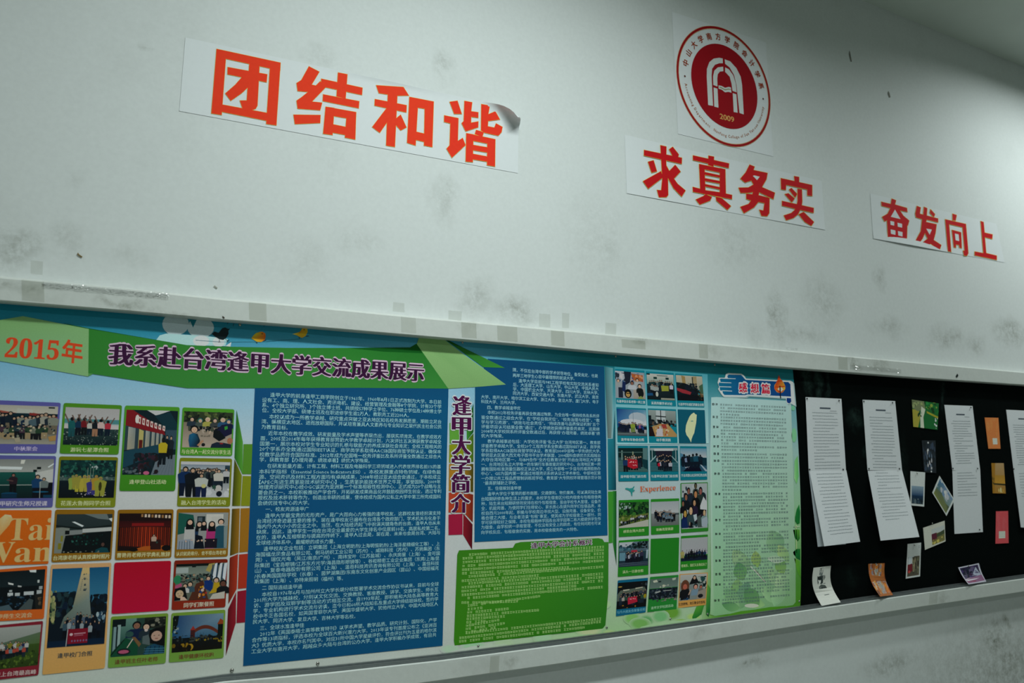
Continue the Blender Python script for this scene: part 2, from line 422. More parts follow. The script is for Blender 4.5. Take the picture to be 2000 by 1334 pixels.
for i in range(NX+1):
    t = i/NX; tx = -150+(1547+150)*t; bx = -172+(1563+172)*t
    ty = lerp_pts(top_e, tx); by = lerp_pts(bot_e, bx)
    for j in range(NY+1):
        s = j/NY; px = tx+(bx-tx)*s+7.5*math.sin(math.pi*s)**.8*max(0, (t-.93)/.07); py = ty+(by-ty)*s
        # slight waves where the sheet hangs free at the foot
        wv = .0012*max(0, s-.975)/.025*(1.7+math.sin(px*.035)+.6*math.sin(px*.083+1))
        verts.append(P(px, py, DS+wv))
        c1 = ramp(R_L, py); c2 = ramp(R_M, py); c3 = ramp(R_R, py)
        c = hexmix(c1, c2, max(0, min(1, (px-880)/260))) if px < 1200 else hexmix(c2, c3, max(0, min(1, (px-1370)/30)))
        cols.append(C(c))
for i in range(NX):
    for j in range(NY):
        a = i*(NY+1)+j; faces.append((a, a+1, a+NY+2, a+NY+1))
sheet = link_mesh('sheet', verts, faces, M_PRINT, poster, cols=cols, smooth=True)
def basec(px, py):
    c1 = ramp(R_L, py); c2 = ramp(R_M, py); c3 = ramp(R_R, py)
    return hexmix(c1, c2, max(0, min(1, (px-880)/260))) if px < 1200 else hexmix(c2, c3, max(0, min(1, (px-1370)/30)))

D1 = DS+.0008   # printed areas
bg = Art(D1, seed=3)
def flush(name, dd=0.0):
    global bg
    bg.build(name, M_PRINT, poster); k = bg.k; bg = Art(D1+dd, seed=3); bg.k = k
# flower of pale petals behind the banner
for (cx, cy, rx, ry) in ((343, 633, 26, 22), (392, 640, 26, 20)):
    bg.poly([(cx+rx*math.cos(a*math.pi/10), max(cy+ry*math.sin(a*math.pi/10), lerp_pts(xs_top, cx+rx*math.cos(a*math.pi/10))-6)) for a in range(20)], '8ca6a8')
bg.poly([(368, 619), (386, 620.5), (377, 640)], '148292')
bg.poly([(305, 664), (312, 655), (325, 651.5), (400, 656), (445, 662), (440, 676), (365, 674)], '8ec0d2')
bg.ell(393, 666, 16, 11, 'b4c6cc', 14); bg.ell(427, 668, 12, 10, 'b4c6cc', 14)
bg.poly([(407, 665), (414, 666), (411, 676)], '8ec0d2'); bg.poly([(440, 676), (452, 668), (450, 677)], 'b4c6cc')
bg.line(382, 664.5, 430, 668, 1.1, '3a6a74'); bg.line(430, 668, 520, 667, .8, '3a8696'); bg.line(520, 667, 590, 661.5, .8, '2a7080')
for a in ((444, 633), (455, 637), (515, 638)): bg.line(a[0], a[1], a[0]+2, a[1]-5, 1.3, '24525e')
flush('flower_print')
# printed folded ribbons between the panels
def side(pts, dark, light): bg.poly(pts, [dark, light, light, dark])
side([(462.2, 800.6), (474.4, 864), (474, 926.8), (458, 893.8)], '1f6a20', '4f9a35')
bg.poly([(475.7, 867.4), (496, 867.4), (494, 926), (474, 926)], '52902a')
side([(458, 897), (472.5, 929), (469.5, 988), (453.5, 988)], '404a0c', '84941c')
bg.poly([(474, 929.5), (494, 930), (492, 988), (470.5, 988)], '87991e')
side([(453.4, 993.8), (468.3, 993), (466, 1079), (449.3, 1085.5)], '3e3a08', '85641a')
bg.poly([(470, 993), (491, 992), (488, 1077), (467.5, 1079)], '8a6418')
side([(448.8, 1089), (465, 1082), (462.5, 1150), (446, 1180)], '621e10', '94301c')
bg.poly([(467, 1083), (488, 1081), (485, 1148), (464.5, 1150)], '97301a')
side([(445.4, 1190), (461.2, 1156), (460.6, 1216.5), (441, 1281)], '520c18', '7a1824')
bg.poly([(464, 1155), (484, 1152), (482, 1215), (462, 1217)], '7d1428')
flush('ribbon_print')
side([(911, 829), (924.8, 788), (924.8, 844), (912, 860)], '3a9030', '0a5a20')
bg.poly([(878, 826), (906, 826), (906, 866), (878, 866)], '5aa03a')
side([(911, 862), (924.8, 846), (924.6, 902), (912, 903)], '7a9a20', '3a6a18')
bg.poly([(877.5, 868), (906, 868), (905, 903.5), (877, 903.5)], '92a41c')
side([(909, 906), (924.6, 906), (924.3, 961), (906, 958)], '8a6a1c', '3c4410')
bg.poly([(877, 906), (905, 906), (904, 959), (876.5, 959)], '97701e')
side([(906, 962), (924.3, 966), (923.3, 1020), (905, 1000)], '9c3c20', '641e10')
bg.poly([(876.5, 962), (904, 962), (903.5, 1001), (876, 1001)], '9f3a20')
side([(905, 1003.5), (923, 1024.5), (922, 1073.5), (904.5, 1044)], '7a1624', '480a16')
bg.poly([(876, 1005), (903.5, 1003.5), (903.5, 1044), (876, 1045)], '8e1838')
flush('ribbon_print')
bg.poly([(1181, 716), (1197, 719), (1196, 815), (1194, 855), (1187, 855)], ['2c6a72', '5a9498', '7a9894', '5a706c', '4a5a58'])
bg.poly([(1187, 857), (1197, 857), (1201, 800), (1203.5, 957), (1188, 957)], ['20889a', '208090', '08606c', '044e60', '1a8090'])
bg.poly([(1187.5, 960), (1197, 960), (1196.5, 1060), (1189, 1061)], '3a9430')
side([(1197, 959), (1204, 959), (1204, 1105), (1197, 1060)], '2e8a30', '0a5a28')
flush('ribbon_print')
bg.poly([(1200, 716), (1382, 731), (1384, 866), (1204, 868)], ['3898a4', '4aa0ac', '8cb8c0', '7eb4bc'])
flush('pale_panel')
# soft printed foliage at the foot
greens = ['6aa860', '86bc70', '9ccc84', '58984c', 'a4cc90', '74b05c', '90b890']
for (x, y, r, c) in ((925, 1262, 26, '86b890'), (985, 1256, 22, '94c090'), (1060, 1246, 20, '8cc090'), (880, 1268, 22, '90b298'), (1150, 1228, 28, 'a6cc8c'), (1235, 1208, 18, '74b460'), (1262, 1212, 16, '5aa060'), (1310, 1196, 24, '68a83c'), (1330, 1214, 18, '88c050'), (1250, 1218, 22, '6cac58'), (1290, 1204, 18, '68ac70'), (1355, 1205, 16, '9ccc6c'), (1180, 1180, 14, '94c288'), (1190, 1235, 14, '98c880')):
    if x not in (925, 1262, 1290): flush('foliage_print')
    bg.soft(x, y, r, r*.72 if y+r*.72 < lerp_pts(bot_e, x) else max(6, lerp_pts(bot_e, x)-y-1), c, basec)
flush('foliage_print')
bg.poly([(1352, 1205), (1360, 1185), (1376, 1180), (1370, 1200), (1353, 1212)], ['2c8a30', '58a838', '3a9a34', '2a8030', '1c7a30'])
flush('leaf_print')
bg.poly([(1382, 1140), (1388, 1150), (1389, 1185), (1384, 1205), (1379, 1200), (1380, 1165)], ['5aa040', '2c8434', '1a7438', '147034', '2a8434', '46983c'])
bg.build('leaf_print', M_PRINT, poster)

# banner
ban = Art(D1+.00045, seed=4)
ban.poly([(122.7, 631), (172.8, 641), (365, 674), (300, 668), (172.8, 648)], '16601e')
ban.poly([(173.5, 642.6), (365, 674), (440, 677), (560, 679.5), (680, 679.5), (801, 678.5), (813.8, 671), (876, 759), (700, 757.5), (500, 758), (365.6, 758), (172.5, 729)],
         ['2a7c2c', '2c8030', '2c8030', '2c8030', '28802c', '22782a', '1e7426', '348236', '348236', '348236', '328034', '2e7c30'])
ban.poly([(678, 679.5), (801, 678.5), (813.8, 671), (826, 690), (750, 687)], '0c641c')
ban.poly([(-90, 640), (45, 617.5), (173.5, 642.6), (172.3, 735.3), (0, 705), (-90, 690)], ['64945c', '64945c', '6a9a64', '6a9a66', '64946a', '64946a'])
ban.poly([(172.3, 735.3), (172.5, 729), (182, 730)], '4a8a4a')
ban.poly([(862, 658), (866, 662.6), (986, 718.6), (944, 717)], ['0a641c', '0a6a1c', '3a8a34', '328430'])
ban.poly([(814, 672), (819, 657), (864, 660), (900, 688), (988, 751), (940, 755), (875.5, 759)], ['70a064', '6a9c60', '6a9c60', '70a064', '68985e', '68965c', '68965c'])
banner = ban.build('title_banner', M_PRINT, poster)

for i, pts in enumerate([
    [(413.5, 652), (419, 647.5), (427, 650), (431, 645), (434, 641), (440, 639.5), (445, 642), (449, 642), (446, 646), (446.5, 652), (442, 660), (436, 664), (428, 662.5), (421, 658)],
    [(491, 661), (495, 655), (500, 650.5), (508, 648), (513, 648), (518, 651), (519, 657), (517, 664), (510, 668), (502, 667.5)],
    [(571, 652.5), (580, 650), (586, 648), (590, 642), (595, 639.5), (600, 642), (601, 648), (597, 656), (590, 660), (583, 657), (580, 655)]]):
    b = Art(D1+.0002)
    if i == 0:
        b.poly(pts, '062428'); b.line(428, 663, 429, 668, 1, '062428'); b.line(440, 662, 445, 666, 1, '062428'); b.line(426, 668, 431, 668, 1, '062428'); b.line(443, 667, 448, 664, 1, '062428')
    elif i == 1:
        b.poly(pts, ['c8a020', 'c0b020', 'a8a820', 'd08020', 'd87018', 'e08020', 'c05018', 'c85a18', 'e09020', 'd0a820'])
        b.line(500, 668, 503, 670, 1, '203038'); b.line(514, 666, 520, 664, 1.2, '203038'); b.ell(512, 652, 1.3, 1.2, '302010', 6)
    else:
        b.poly(pts, ['b0b060', 'c0a828', 'd08a20', 'c8b020', 'b09a20', 'c0a820', 'c8a020', 'd0a020', 'd89a20', 'd09020', 'c0a020'])
        b.line(584, 658, 585, 662, 1, '203038'); b.line(597, 657, 603, 656, 1.2, '203038'); b.ell(594, 644, 1.2, 1.2, '302010', 6)
    o = b.build('bird', M_PRINT, poster)
    o['label'] = ['black printed bird', 'orange printed bird', 'small yellow printed bird'][i]

# title lettering
tb = Text(D1+.0006)
tb.add('𝟐𝟎𝟏𝟓', (11, 679), (114.5, 685), 46*1.06, 'c8401c', shifts=[(x*.012, 0) for x in (-1, 0, 1)], res=4, mid=.34)
tb.add('年', (122, 684.5), (161, 690), 42, 'c8401c', shifts=BOLD, res=3)
ttl = '我系赴台湾逢甲大学交流成果展示'
tb.add(ttl, (213, 691), (828, 728), 42, '9c90a0', shifts=HALO, res=2, lift=.0002)
tb.add(ttl, (214, 691), (827, 728), 41, '341038', shifts=BOLDX, res=4, lift=.0004)
tb.build('lettering', M_PRINT, banner)

# blue text panels
def panel(pts, cols, txt_fn, name='text_panel', d=D1+.00022, label=None):
    a = Art(d); a.poly(pts, cols); o = a.build(name, M_PRINT, poster)
    if label: o['label'] = label
    t = Text(d+.0002); txt_fn(t); t.build('lettering', M_PRINT, o); return o
TC = '84bac8'
L1T = [("逢甲大学的前身逢甲工商学院创立于1961年。1960年8月1日正式改制为大学。本日前", 528, 771, 862, 785.5),
("设有工、商、理、人文社会、资讯电机、建设、经营管理及金融等8个学院，计有33个学", 512, 781, 862, 794.5),
("系、4个独立研究所、3个独立博士班、共颁授57种学士学位、76种硕士学位及14种博士学", 512, 791, 862, 804),
("位。全校大学部、硕博士班及在职进修学生逾2万人，教职员工近2200人。", 512, 801, 799, 811.5),
("本校以成为一所教学卓越、研究重点突破之亚太地区知名校务发展愿景，期能立足台", 526, 813.6, 862, 824),
("湾、纵横亚太地区、进而放眼国际，并以培育兼具人文素养与专业知识之现代民主社会公民", 511, 823, 862, 833.6),
("为教育目标。", 511, 833.6, 562, 835.5),
("近年本校在教学成效、研发能量及学术声望等表现杰出，屡获奖项肯定，在教学成效方", 524, 846, 862, 853.6),
("面，2005至2014年每年获得教育部赞助大学教学卓越计划，六次评比五次荣获教学卓越全", 509, 856, 862, 863),
("国第一，展示本校对学生专业知识的扎根与软能力的养成深获社会肯定；全校工程相关的", 508, 866.4, 862, 872.6),
("20个学系亦全数通过国际IEET认证，商学类学系取得AACSB国际商管学院认证，确保本", 507, 876.6, 861.5, 882.4),
("校教学品质符合国际标准。2012年成为全国唯一校务评鉴比及系所评鉴全数通过之综合大", 507, 887.6, 861.5, 892),
("学，获教育部【办理完善，绩效卓著】绩优大学殊荣。", 507, 897.6, 722, 900),
("在研发能量方面，计有工程、材料工程及电脑科学三项领域进入代表世界排名前1%的基", 522, 910, 861, 911.6),
("本科学指标（Essential Science Indicators,ESI）。本校发展重点特色领域，在绿色能", 506, 921, 861, 922),
("源、空间资讯及材料工程方面均有卓越成果，2008年经过亚太组合会通过，于本校成立", 506, 931.6, 861, 931.6),
("【APEC先进生质氢能技术研究中心】，生质氢执能技术世界之牛耳，享誉国际。2009年", 506, 941.6, 860.5, 941),
("地理资讯研究中心经OGC该定为亚洲第一个标准相容性检测中心，正式成为20个战略与主", 505, 951.4, 861, 950),
("要会员之一。本校积极推动产学合作，开拓研发成果商品化并鼓励校园师生创业，透过专利", 504.4, 962.3, 861.5, 959.4),
("授权及技术移转等作为，创造出丰硕的成果，使本校成为国内公私立大学中第三所完成国科", 504, 972.4, 861, 970),
("会绩优技专中心的大学。", 503.5, 982.8, 604, 982),
("一、校友资源逢甲广", 519, 994.7, 603, 994),
("逢甲大学最宝贵的无形资产，是广大而向心力极强的逢甲校友，这群校友曾经扮演支持", 518, 1007.4, 860.5, 1002),
("台湾经济奇迹最主要的推手。现在逢甲校友已遍布在台湾各个政府部门，学术机关与化身于", 502, 1018, 860, 1012),
("海内外大大小小的企业之中。当然，在大陆经济起飞中扮演关键角色的台商，逢甲人也从未", 501.5, 1028.5, 860, 1021.3),
("缺席。因此，逢甲学生一向在台湾企业最爱的大学生排名中位居前10名，高居私校第二名。", 501, 1039, 859, 1031.4),
("在的，逢甲人互相帮助与提高的传统下，逢甲人过去是，现在是，未来也会是台湾、大陆与", 500.5, 1050, 859.5, 1040),
("全球经济体系中，最耀眼的成长力量。", 500, 1060.3, 654.5, 1057.2),
("逢甲校友企业包括：立明集团（上海立明助剂/上海明恒助剂/上海泽星精细化工等）、上", 515, 1072, 859, 1061.7),
("海国福龙凤食品有限公司、俐马纺织工业公司（苏州）、威刚科技（苏州）、苏扬集团（东", 499, 1083.5, 859, 1071),
("莞）、瑞仪光电（吴江/南京/广州）、南纬宝叶（江苏盐城）、永庆房屋（上海）、金可国", 499, 1093.8, 859, 1080.6),
("际集团（宝岛眼镜/江苏东方光学/海昌隐形眼镜等）、谷崧精密工业企业集团（东莞/上海/昆", 498, 1104.8, 858, 1090.4),
("山）、复泰电器股份有限公司（上海）、温邑科技资讯咨询有限公司（上海）、盖佳科技", 498, 1115, 857.5, 1099.9),
("/长春美国国际学校（长春）、茵梦湖集团/东南东文化创意产业园区（昆山）、中国纽福克", 497, 1126, 857, 1109.5),
("斯集团（上海）、协特来照明（福州）等。", 497, 1136, 670, 1129.5),
("二 国际连结逢甲通", 512, 1148.3, 590, 1145.5),
("本校自1976年6月与加州州立大学长堤分校签署学术交流合作协议书以来，目前与全球", 511.5, 1161, 857, 1140.5),
("201所大学为姊妹校，分别以文化交流、交换教授、客座教授、讲学、交换学生、师长互", 496, 1172.5, 856, 1150.8),
("访、游学团及双聊学制等活动方式相互交流。自1993年起，即积极和大陆各高等教育大", 495.5, 1183, 856, 1160.4),
("学，专业机构进行学术交流与访谈，迄今已和60所大陆知名及重点大学缔结姐妹校。签约学", 494.5, 1193.8, 856, 1169.8),
("校中不乏各国名校，如英国雪菲尔大学、美国华盛顿大学、犹他州立大学、中国大陆地区人", 494.5, 1204.5, 855.5, 1179.5),
("民大学、同济大学、复旦大学、吉林大学等名校。", 494, 1214.7, 694, 1203.6),
("三、全球水准逢甲佳", 508, 1227, 594, 1221),
("2012年《英国泰晤士高等教育特刊》以学术声望、教学品质、研究计划、国际化、产学", 508, 1238.6, 853, 1210.6),
("合作等13项指标，评选本校为全球百大新兴潜力大学。2013年该专刊首度公布之《亚洲百", 492, 1250.6, 853, 1220.5),
("大》优质大学，本校亦名列其中。对应31所中国大学星级评价，符合评比列为五星的哈尔滨", 491.5, 1261.6, 852.5, 1230.3),
("工业大学与南开大学，超越众多大陆与台湾的公办大学。逢甲大学积极办学成效，有目共", 491, 1272.7, 852, 1239.5)]
def f1(t):
    for (s, x0, y0, x1, y1) in L1T: t.add(s, (x0, y0), (x1, y1), 8.6, TC)
panel([(498, 757), (876, 757), (875, 800), (864.4, 1261.3), (474.9, 1300.9), (485, 1060)], ['00629a', '006294', '006c9e', '006a9c', '00649a', '006c9e'], f1, label='large blue panel of white text')
L2T = [("隅，不仅在台湾中部的学术领导地位，备受肯定，也是", 1001.7, 722.3, 1167.7, 734.5), ("两岸三地学生心目中最理想的就读大学。", 1001.7, 733, 1122, 739.5),
("逢甲大学目前与985工程学校有实际交流关系者如", 1013, 743.5, 1169, 752), ("后，大连理工大学、山东大学、中山大学、中国人民大", 1002, 751, 1169, 759.6),
("学、中国农业大学、天津大学、四川大学、吉林大学、", 1002, 759.8, 1169, 767.6), ("同济大学、西安交通大学、东南大学、武汉大学、南京", 1002, 768, 1169, 776),
("大学、南开大学、哈尔滨工业大学、浙江大学、复旦大学、厦门大学、电子", 939.6, 775, 1169.5, 785.2), ("科技大学、兰州大学。", 939.6, 784, 1008, 787),
("四、教学卓越逢甲优", 951.8, 795.7, 1016.5, 797.5), ("本校2012年校务评鉴再获全数通过殊荣，为全台唯一保持校务及系所评", 952.3, 805.2, 1170.4, 812.7),
("鉴全数通过之综合大学。在“学校自我定位”、“校务治理与经营”、“教", 940, 815, 1171, 821.2), ("学与学习资源”、“绩效与社会责任”、“持续改善与品质保证机制”五个", 940, 824.3, 1171, 829.2),
("评鉴项目认可结果全数“通过”。办学绩效获得评鉴委员肯定，这是继", 940, 833.2, 1171, 838.2), ("2008年大学校院系所评鉴全数通过后，再获得“办理完善，绩效卓著”绩", 940, 842, 1171.5, 846.7),
("优大学殊荣。", 940, 851, 983, 852), ("教学卓越事迹包括：大学校务评鉴“私立大学”台湾地区第一、教育部", 952.3, 861.7, 1172.5, 864.6),
("评鉴教学卓越大学、全校20个工程类学系全数通过国际IEET认证，商学类", 940, 870.8, 1172.5, 873), ("学系取得AACSB国际商管学院认证、教育部2004中部唯一学务绩优大学、", 940, 880, 1173, 881.2),
("带领亚太区最大西文电子图书平台学术联盟，2004国科会绩优杰奖超越台", 940, 889, 1173, 889.7), ("大夺台湾地区第一，与IBM合作“全方位教育计划”开启台湾地区大学第", 940, 897.8, 1173, 898.2),
("一、台湾地区私立大学唯一的车辆行车事故鉴定研究中心、台湾地区第一所", 940, 907, 1173, 906.7), ("拥有国际标准测量仪器校正认证大学，成立中部唯一“多益与托福测验协办", 940, 916.3, 1173, 915.3),
("中心”、GIS为国内第一家通过地理资讯系统认证之学术单位、中部地区第", 940, 925, 1173, 924), ("一办理公共工程品质管制训练班学校、教育部“大专院校环境管理示范计划", 940, 934.5, 1173.5, 932.8),
("“最高额辅助之学校。", 944, 943.6, 1010, 943), ("五、住宿规划逢甲便", 952.3, 953.9, 1018, 953.2), ("逢甲大学位于繁荣的都市商圈，交通便利、物价廉美，可以满足陆生来", 952.3, 964.7, 1174, 961),
("台短期研修各种生活上的需求。本校学生宿舍区分校内宿舍与包租宿舍两", 940, 974.6, 1174, 970.4), ("种，陆生来台短期研修则安排在校外包租宿舍，皆由学校专人管理，设备齐", 940, 983.8, 1173.7, 979.4),
("全，机能完善。为使同学们住得安心，家长放心及提升同学们住宿品质，本", 940, 993.2, 1173.5, 987.8), ("校自西元2000年起，积极与学校周边寻找大型、设施完善、设备安全、价", 940, 1002.6, 1173.5, 996.4),
("格合理之大楼，与业者洽谈“包租”事宜，使其成为学校宿舍之一部分。同", 940, 1011.9, 1173.5, 1004.9), ("学可获得较好之保障。本校包租翰林学园及台湾学园等二栋大楼提供学生作", 940, 1021, 1173.5, 1013.3),
("为宿舍，由学校统一承租管理，不仅没有安全上的顾虑，有任何问题也可以", 940, 1030.2, 1173.5, 1021.7), ("向学校反应。包租宿舍的实施，是本校宿舍服务的一大特色。", 940, 1040, 1129, 1033.5)]
def f2(t):
    for (s, x0, y0, x1, y1) in L2T: t.add(s, (x0, y0), (x1, y1), 7.3, '80b4c4')
panel([(953, 700.7), (1179.8, 716), (1184, 860), (1186.7, 1045.5), (926.7, 1058.7), (928, 755.6)], ['005c8e', '005c8a', '006498', '0070a4', '0070a4', '006090'], f2, label='smaller blue panel of white text')

# green panel with tiny text (marks too small to read) and its heading
def marks(a, x0, y0, x1, y1, h, col, r, pitch=5.2, gap=.05):
    n = max(1, int((x1-x0)/pitch)); a.k += .5; k0 = a.k
    for i in range(n):
        if r.random() < gap: continue
        x = x0+(x1-x0)*i/n; y = y0+(y1-y0)*i/n; w = pitch*.78
        k = r.randrange(4)
        rects = {0: [(0, -.45, 1, -.28), (.4, -.5, .6, .5), (0, .3, 1, .45)], 1: [(0, -.5, .18, .5), (.35, -.4, 1, -.25), (.35, 0, 1, .15), (.6, -.4, .78, .5)],
                 2: [(0, -.5, 1, -.33), (0, -.1, 1, .05), (0, .33, 1, .5), (.42, -.5, .6, .5)], 3: [(0, -.5, .16, .5), (.84, -.5, 1, .5), (0, -.5, 1, -.34), (0, .3, 1, .46), (.2, -.1, .8, .04)]}[k]
        for ri, (u0, v0, u1, v1) in enumerate(rects):
            a.k = k0+ri*.4
            a.poly([(x+u0*w, y+v0*h), (x+u1*w, y+v0*h), (x+u1*w, y+v1*h), (x+u0*w, y+v1*h)], col, step=False)
    a.k = k0
gp = Art(D1+.00022)
Z6 = lambda x, y: (860+x/3.566, 960+y/3.566)
gpts = [Z6(130, 410), Z6(505, 392), Z6(522, 362), Z6(560, 352), Z6(1100, 325), Z6(1130, 332), Z6(1142, 352), Z6(1172, 352), Z6(1170, 700), Z6(1150, 930), Z6(1130, 955), Z6(600, 1015), Z6(100, 1073), Z6(95, 1040), Z6(118, 440)]
gp.poly(gpts, ['3c8a1e', '3a8a1c', '3c8e20', '3c8e20', '348a28', '348a28', '348a28', '348a24', '38901a', '2e8020', '2e8020', '328a14', '3c9416', '3c9418', '3c8a1e'])
green = gp.build('text_panel', M_PRINT, poster); green['label'] = 'green panel of small pale text'
gt = Art(D1+.00032); rr = random.Random(5)
rows = [(200, 440, 1145, 385), (155, 466, 1143, 407), (155, 492, 1143, 430), (155, 519, 1143, 455), (152, 545, 1143, 480), (152, 570, 900, 528), (195, 592, 1140, 523), (150, 622, 690, 583),
        (195, 640, 1138, 572), (150, 668, 1138, 595), (148, 694, 1136, 620), (148, 720, 950, 657), (190, 742, 1136, 664), (148, 774, 545, 765), (190, 795, 700, 727),
        (190, 820, 300, 808), (188, 843, 480, 815), (186, 866, 690, 825), (184, 888, 455, 868), (182, 912, 340, 898), (180, 935, 415, 892), (178, 957, 455, 915), (176, 980, 390, 945),
        (176, 985, 1125, 885), (132, 1020, 1122, 905), (130, 1045, 1010, 945)]
for (x0, y0, x1, y1) in rows:
    p = Z6(x0, y0); q = Z6(x1, y1); marks(gt, p[0], p[1], q[0], q[1], 4.6, '8cb870', rr)
gt.build('lettering', M_PRINT, green)
t = Text(D1+.0005)
t.add('逢甲大学会计系概况', Z6(632, 378), Z6(1058, 352), 11, 'a8b8a8', shifts=HALO, lift=-.0002); t.add('逢甲大学会计系概况', Z6(634, 378), Z6(1056, 352), 10.5, '4c1444', shifts=BOLDX[1:4], lift=.0003)
t.build('heading', M_PRINT, green)

# vertical heading between the blue panels
t = Text(D1+.0010)
for i, (ch, x, y, h) in enumerate(zip('逢甲大学简介', (902.5, 901.5, 901, 900, 899.5, 899), (792, 831, 869, 908, 944.5, 983), (38, 36, 37, 37, 35, 36))):
    t.add(ch, (x-18, y), (x+18, y+.8), h, 'a4acb4', shifts=HALO, res=2); t.add(ch, (x-17, y), (x+17, y+.8), h, '400c3c', shifts=BOLDX, res=3, lift=.0005)
t.build('heading', M_PRINT, poster)['label'] = 'vertical purple heading'

# ------------------------------------------------------------------ photo cards on the poster
ND = {}
def card(q, col, ph=None, caption=None, paint=None, seed=1, capcol='b8c4a8', ch=8.5, r=.035, group=None, border=None):
    a = Art(D1+.0004, q)
    pts = []
    for (cx, cy, a0) in ((r, r, 180), (1-r, r, 270), (1-r, 1-r, 0), (r, 1-r, 90)):
        for k in range(4):
            t = math.radians(a0+30*k); pts.append((cx+r*math.cos(t), cy+r*math.sin(t)))
    cc = [col]*len(pts) if isinstance(col, str) else [hexmix(col[0], col[1], p[1]) for p in pts]
    a.poly(pts, cc)
    o = a.build('photo_card', M_PRINT, poster)
    if ph and paint:
        b = Art(D1+.0005, ph, seed); b.gain = .74; paint(b); b.build('photograph', M_PRINT, o)
    if caption:
        txt, p0, p1 = caption; t = Text(D1+.0007); t.add(txt, p0, p1, ch, capcol, shifts=((-.02, 0), (0, .01), (.02, 0))); t.build('caption', M_PRINT, o)
    return o
def zf(s, ox, oy): return lambda *l: [(ox+x/s, oy+y/s) for (x, y) in l]
z1 = zf(5.8, 0, 770); z2 = zf(6.064, 230, 780); z3 = zf(6.0625, 0, 980); z4 = zf(5.8, 210, 980); z5 = zf(7.407, 200, 1180); z0 = zf(6.667, 0, 1180)

def p_party(a):
    a.vgrad(0, 0, 1, .25, '8e9488', 'a0a496'); a.poly([(0, .12), (.35, .2), (.6, .18), (1, .27), (1, .36), (0, .22)], '8a4a3c'); a.poly([(.35, .08), (.6, .1), (.6, .2), (.35, .2)], '98a49a')
    a.rect(.85, .02, .95, .06, '202828'); a.vgrad(0, .2, 1, .72, '0a3440', '081c26'); a.poly([(.55, .18), (1, .28), (1, .34), (.55, .24)], '7c2c28')
    a.vgrad(0, .7, 1, 1, '586054', '84887a'); a.crowd(.03, .97, .72, .74, 15, .5, ['0c1c30', '14304a', '405a62', '122430', '6a7468', '1c2a34', '7e8478'], legs=('0a1016', '141e26', '5a5848'))
    a.crowd(.08, .85, .88, .86, 9, .38, ['20343c', '5a6658', '88846c', '3a2c38', '24402c', '708078'], legs=('101418', '847a5a')); a.blobs(.02, .45, .98, .85, 60, .02, ['0c1a20', '6a7464', '182a34', '9a9a80'])
    a.poly([(.87, .8), (1, .76), (1, .9), (.9, .92)], '9c8048'); a.poly([(.33, .85), (.42, .82), (.44, .95), (.36, .97)], '8a8a74')
def p_jump(a):
    a.vgrad(0, 0, 1, .34, '8e9492', '949c9a'); a.rect(0, .30, 1, .42, '4a8a8c'); a.rect(0, .42, 1, .46, '8aa0a0'); a.rect(0, .45, 1, .58, 'a0a4a2'); a.vgrad(0, .56, 1, 1, '26403e', '0c2228')
    a.blobs(0, .58, 1, 1, 170, .012, ['0c1c20', '34504c', '5c7068', '142a2c', '7a8a80'])
    for (x, y, h, b, l) in ((.14, .78, .52, '1a6a6a', '1c5a60'), (.26, .74, .46, '123a58', '0c1420'), (.37, .73, .47, '6a1820', '0c1418'), (.47, .72, .38, '9aa098', '0c2438'), (.57, .76, .45, '101c24', '8a6a50'), (.67, .74, .45, 'a89a94', '0c2030'), (.80, .74, .42, 'a83040', '0c2034')):
        a.person(x, y, h, b, l, hair='0c1418', skin='5a4a40', arms=1, w=.85, face=False)
def p_class(a):
    a.vgrad(0, 0, 1, .4, '6a7470', '8c9690'); a.poly([(0, .18), (.48, .2), (.46, .27), (0, .25)], 'c0ccc4'); a.poly([(.45, .02), (.52, .02), (.5, .12), (.44, .12)], 'b0bab0'); a.poly([(.9, .2), (1, .1), (1, .14), (.92, .22)], 'c0c8c0')
    a.rect(.72, .2, .79, .26, '0a1416'); a.rect(.66, .27, .72, .33, '101c20'); a.poly([(.7, .35), (1, .25), (1, .6), (.74, .6)], 'a0aaa4')
    a.vgrad(0, .33, .7, .66, '1a6258', '104a44'); a.rect(0, .65, .7, .67, '7a8a84'); a.vgrad(0, .67, .75, 1, '0c3a38', '082428'); a.rect(.66, .6, 1, 1, '06121a')
    a.person(.33, .86, .5, '241820', '0a0e14', w=.9, skin='7a5a50'); a.line(.22, .53, .33, .56, .03, '4a3a38'); a.person(.74, 1.0, .6, '184a7a', '0a1420'); a.person(.85, .95, .48, '5a6a68', '06121a')
    a.ell(.27, .88, .14, .035, '105a80', 12); a.rect(.14, .88, .4, .99, '0a3c5a'); a.ell(.8, .84, .14, .02, '186a90', 12); a.rect(.85, .92, 1, .99, '0e4a6c'); a.line(.79, .58, .79, 1, .01, '8a9a94'); a.rect(.02, .83, .08, .99, '6a8460')
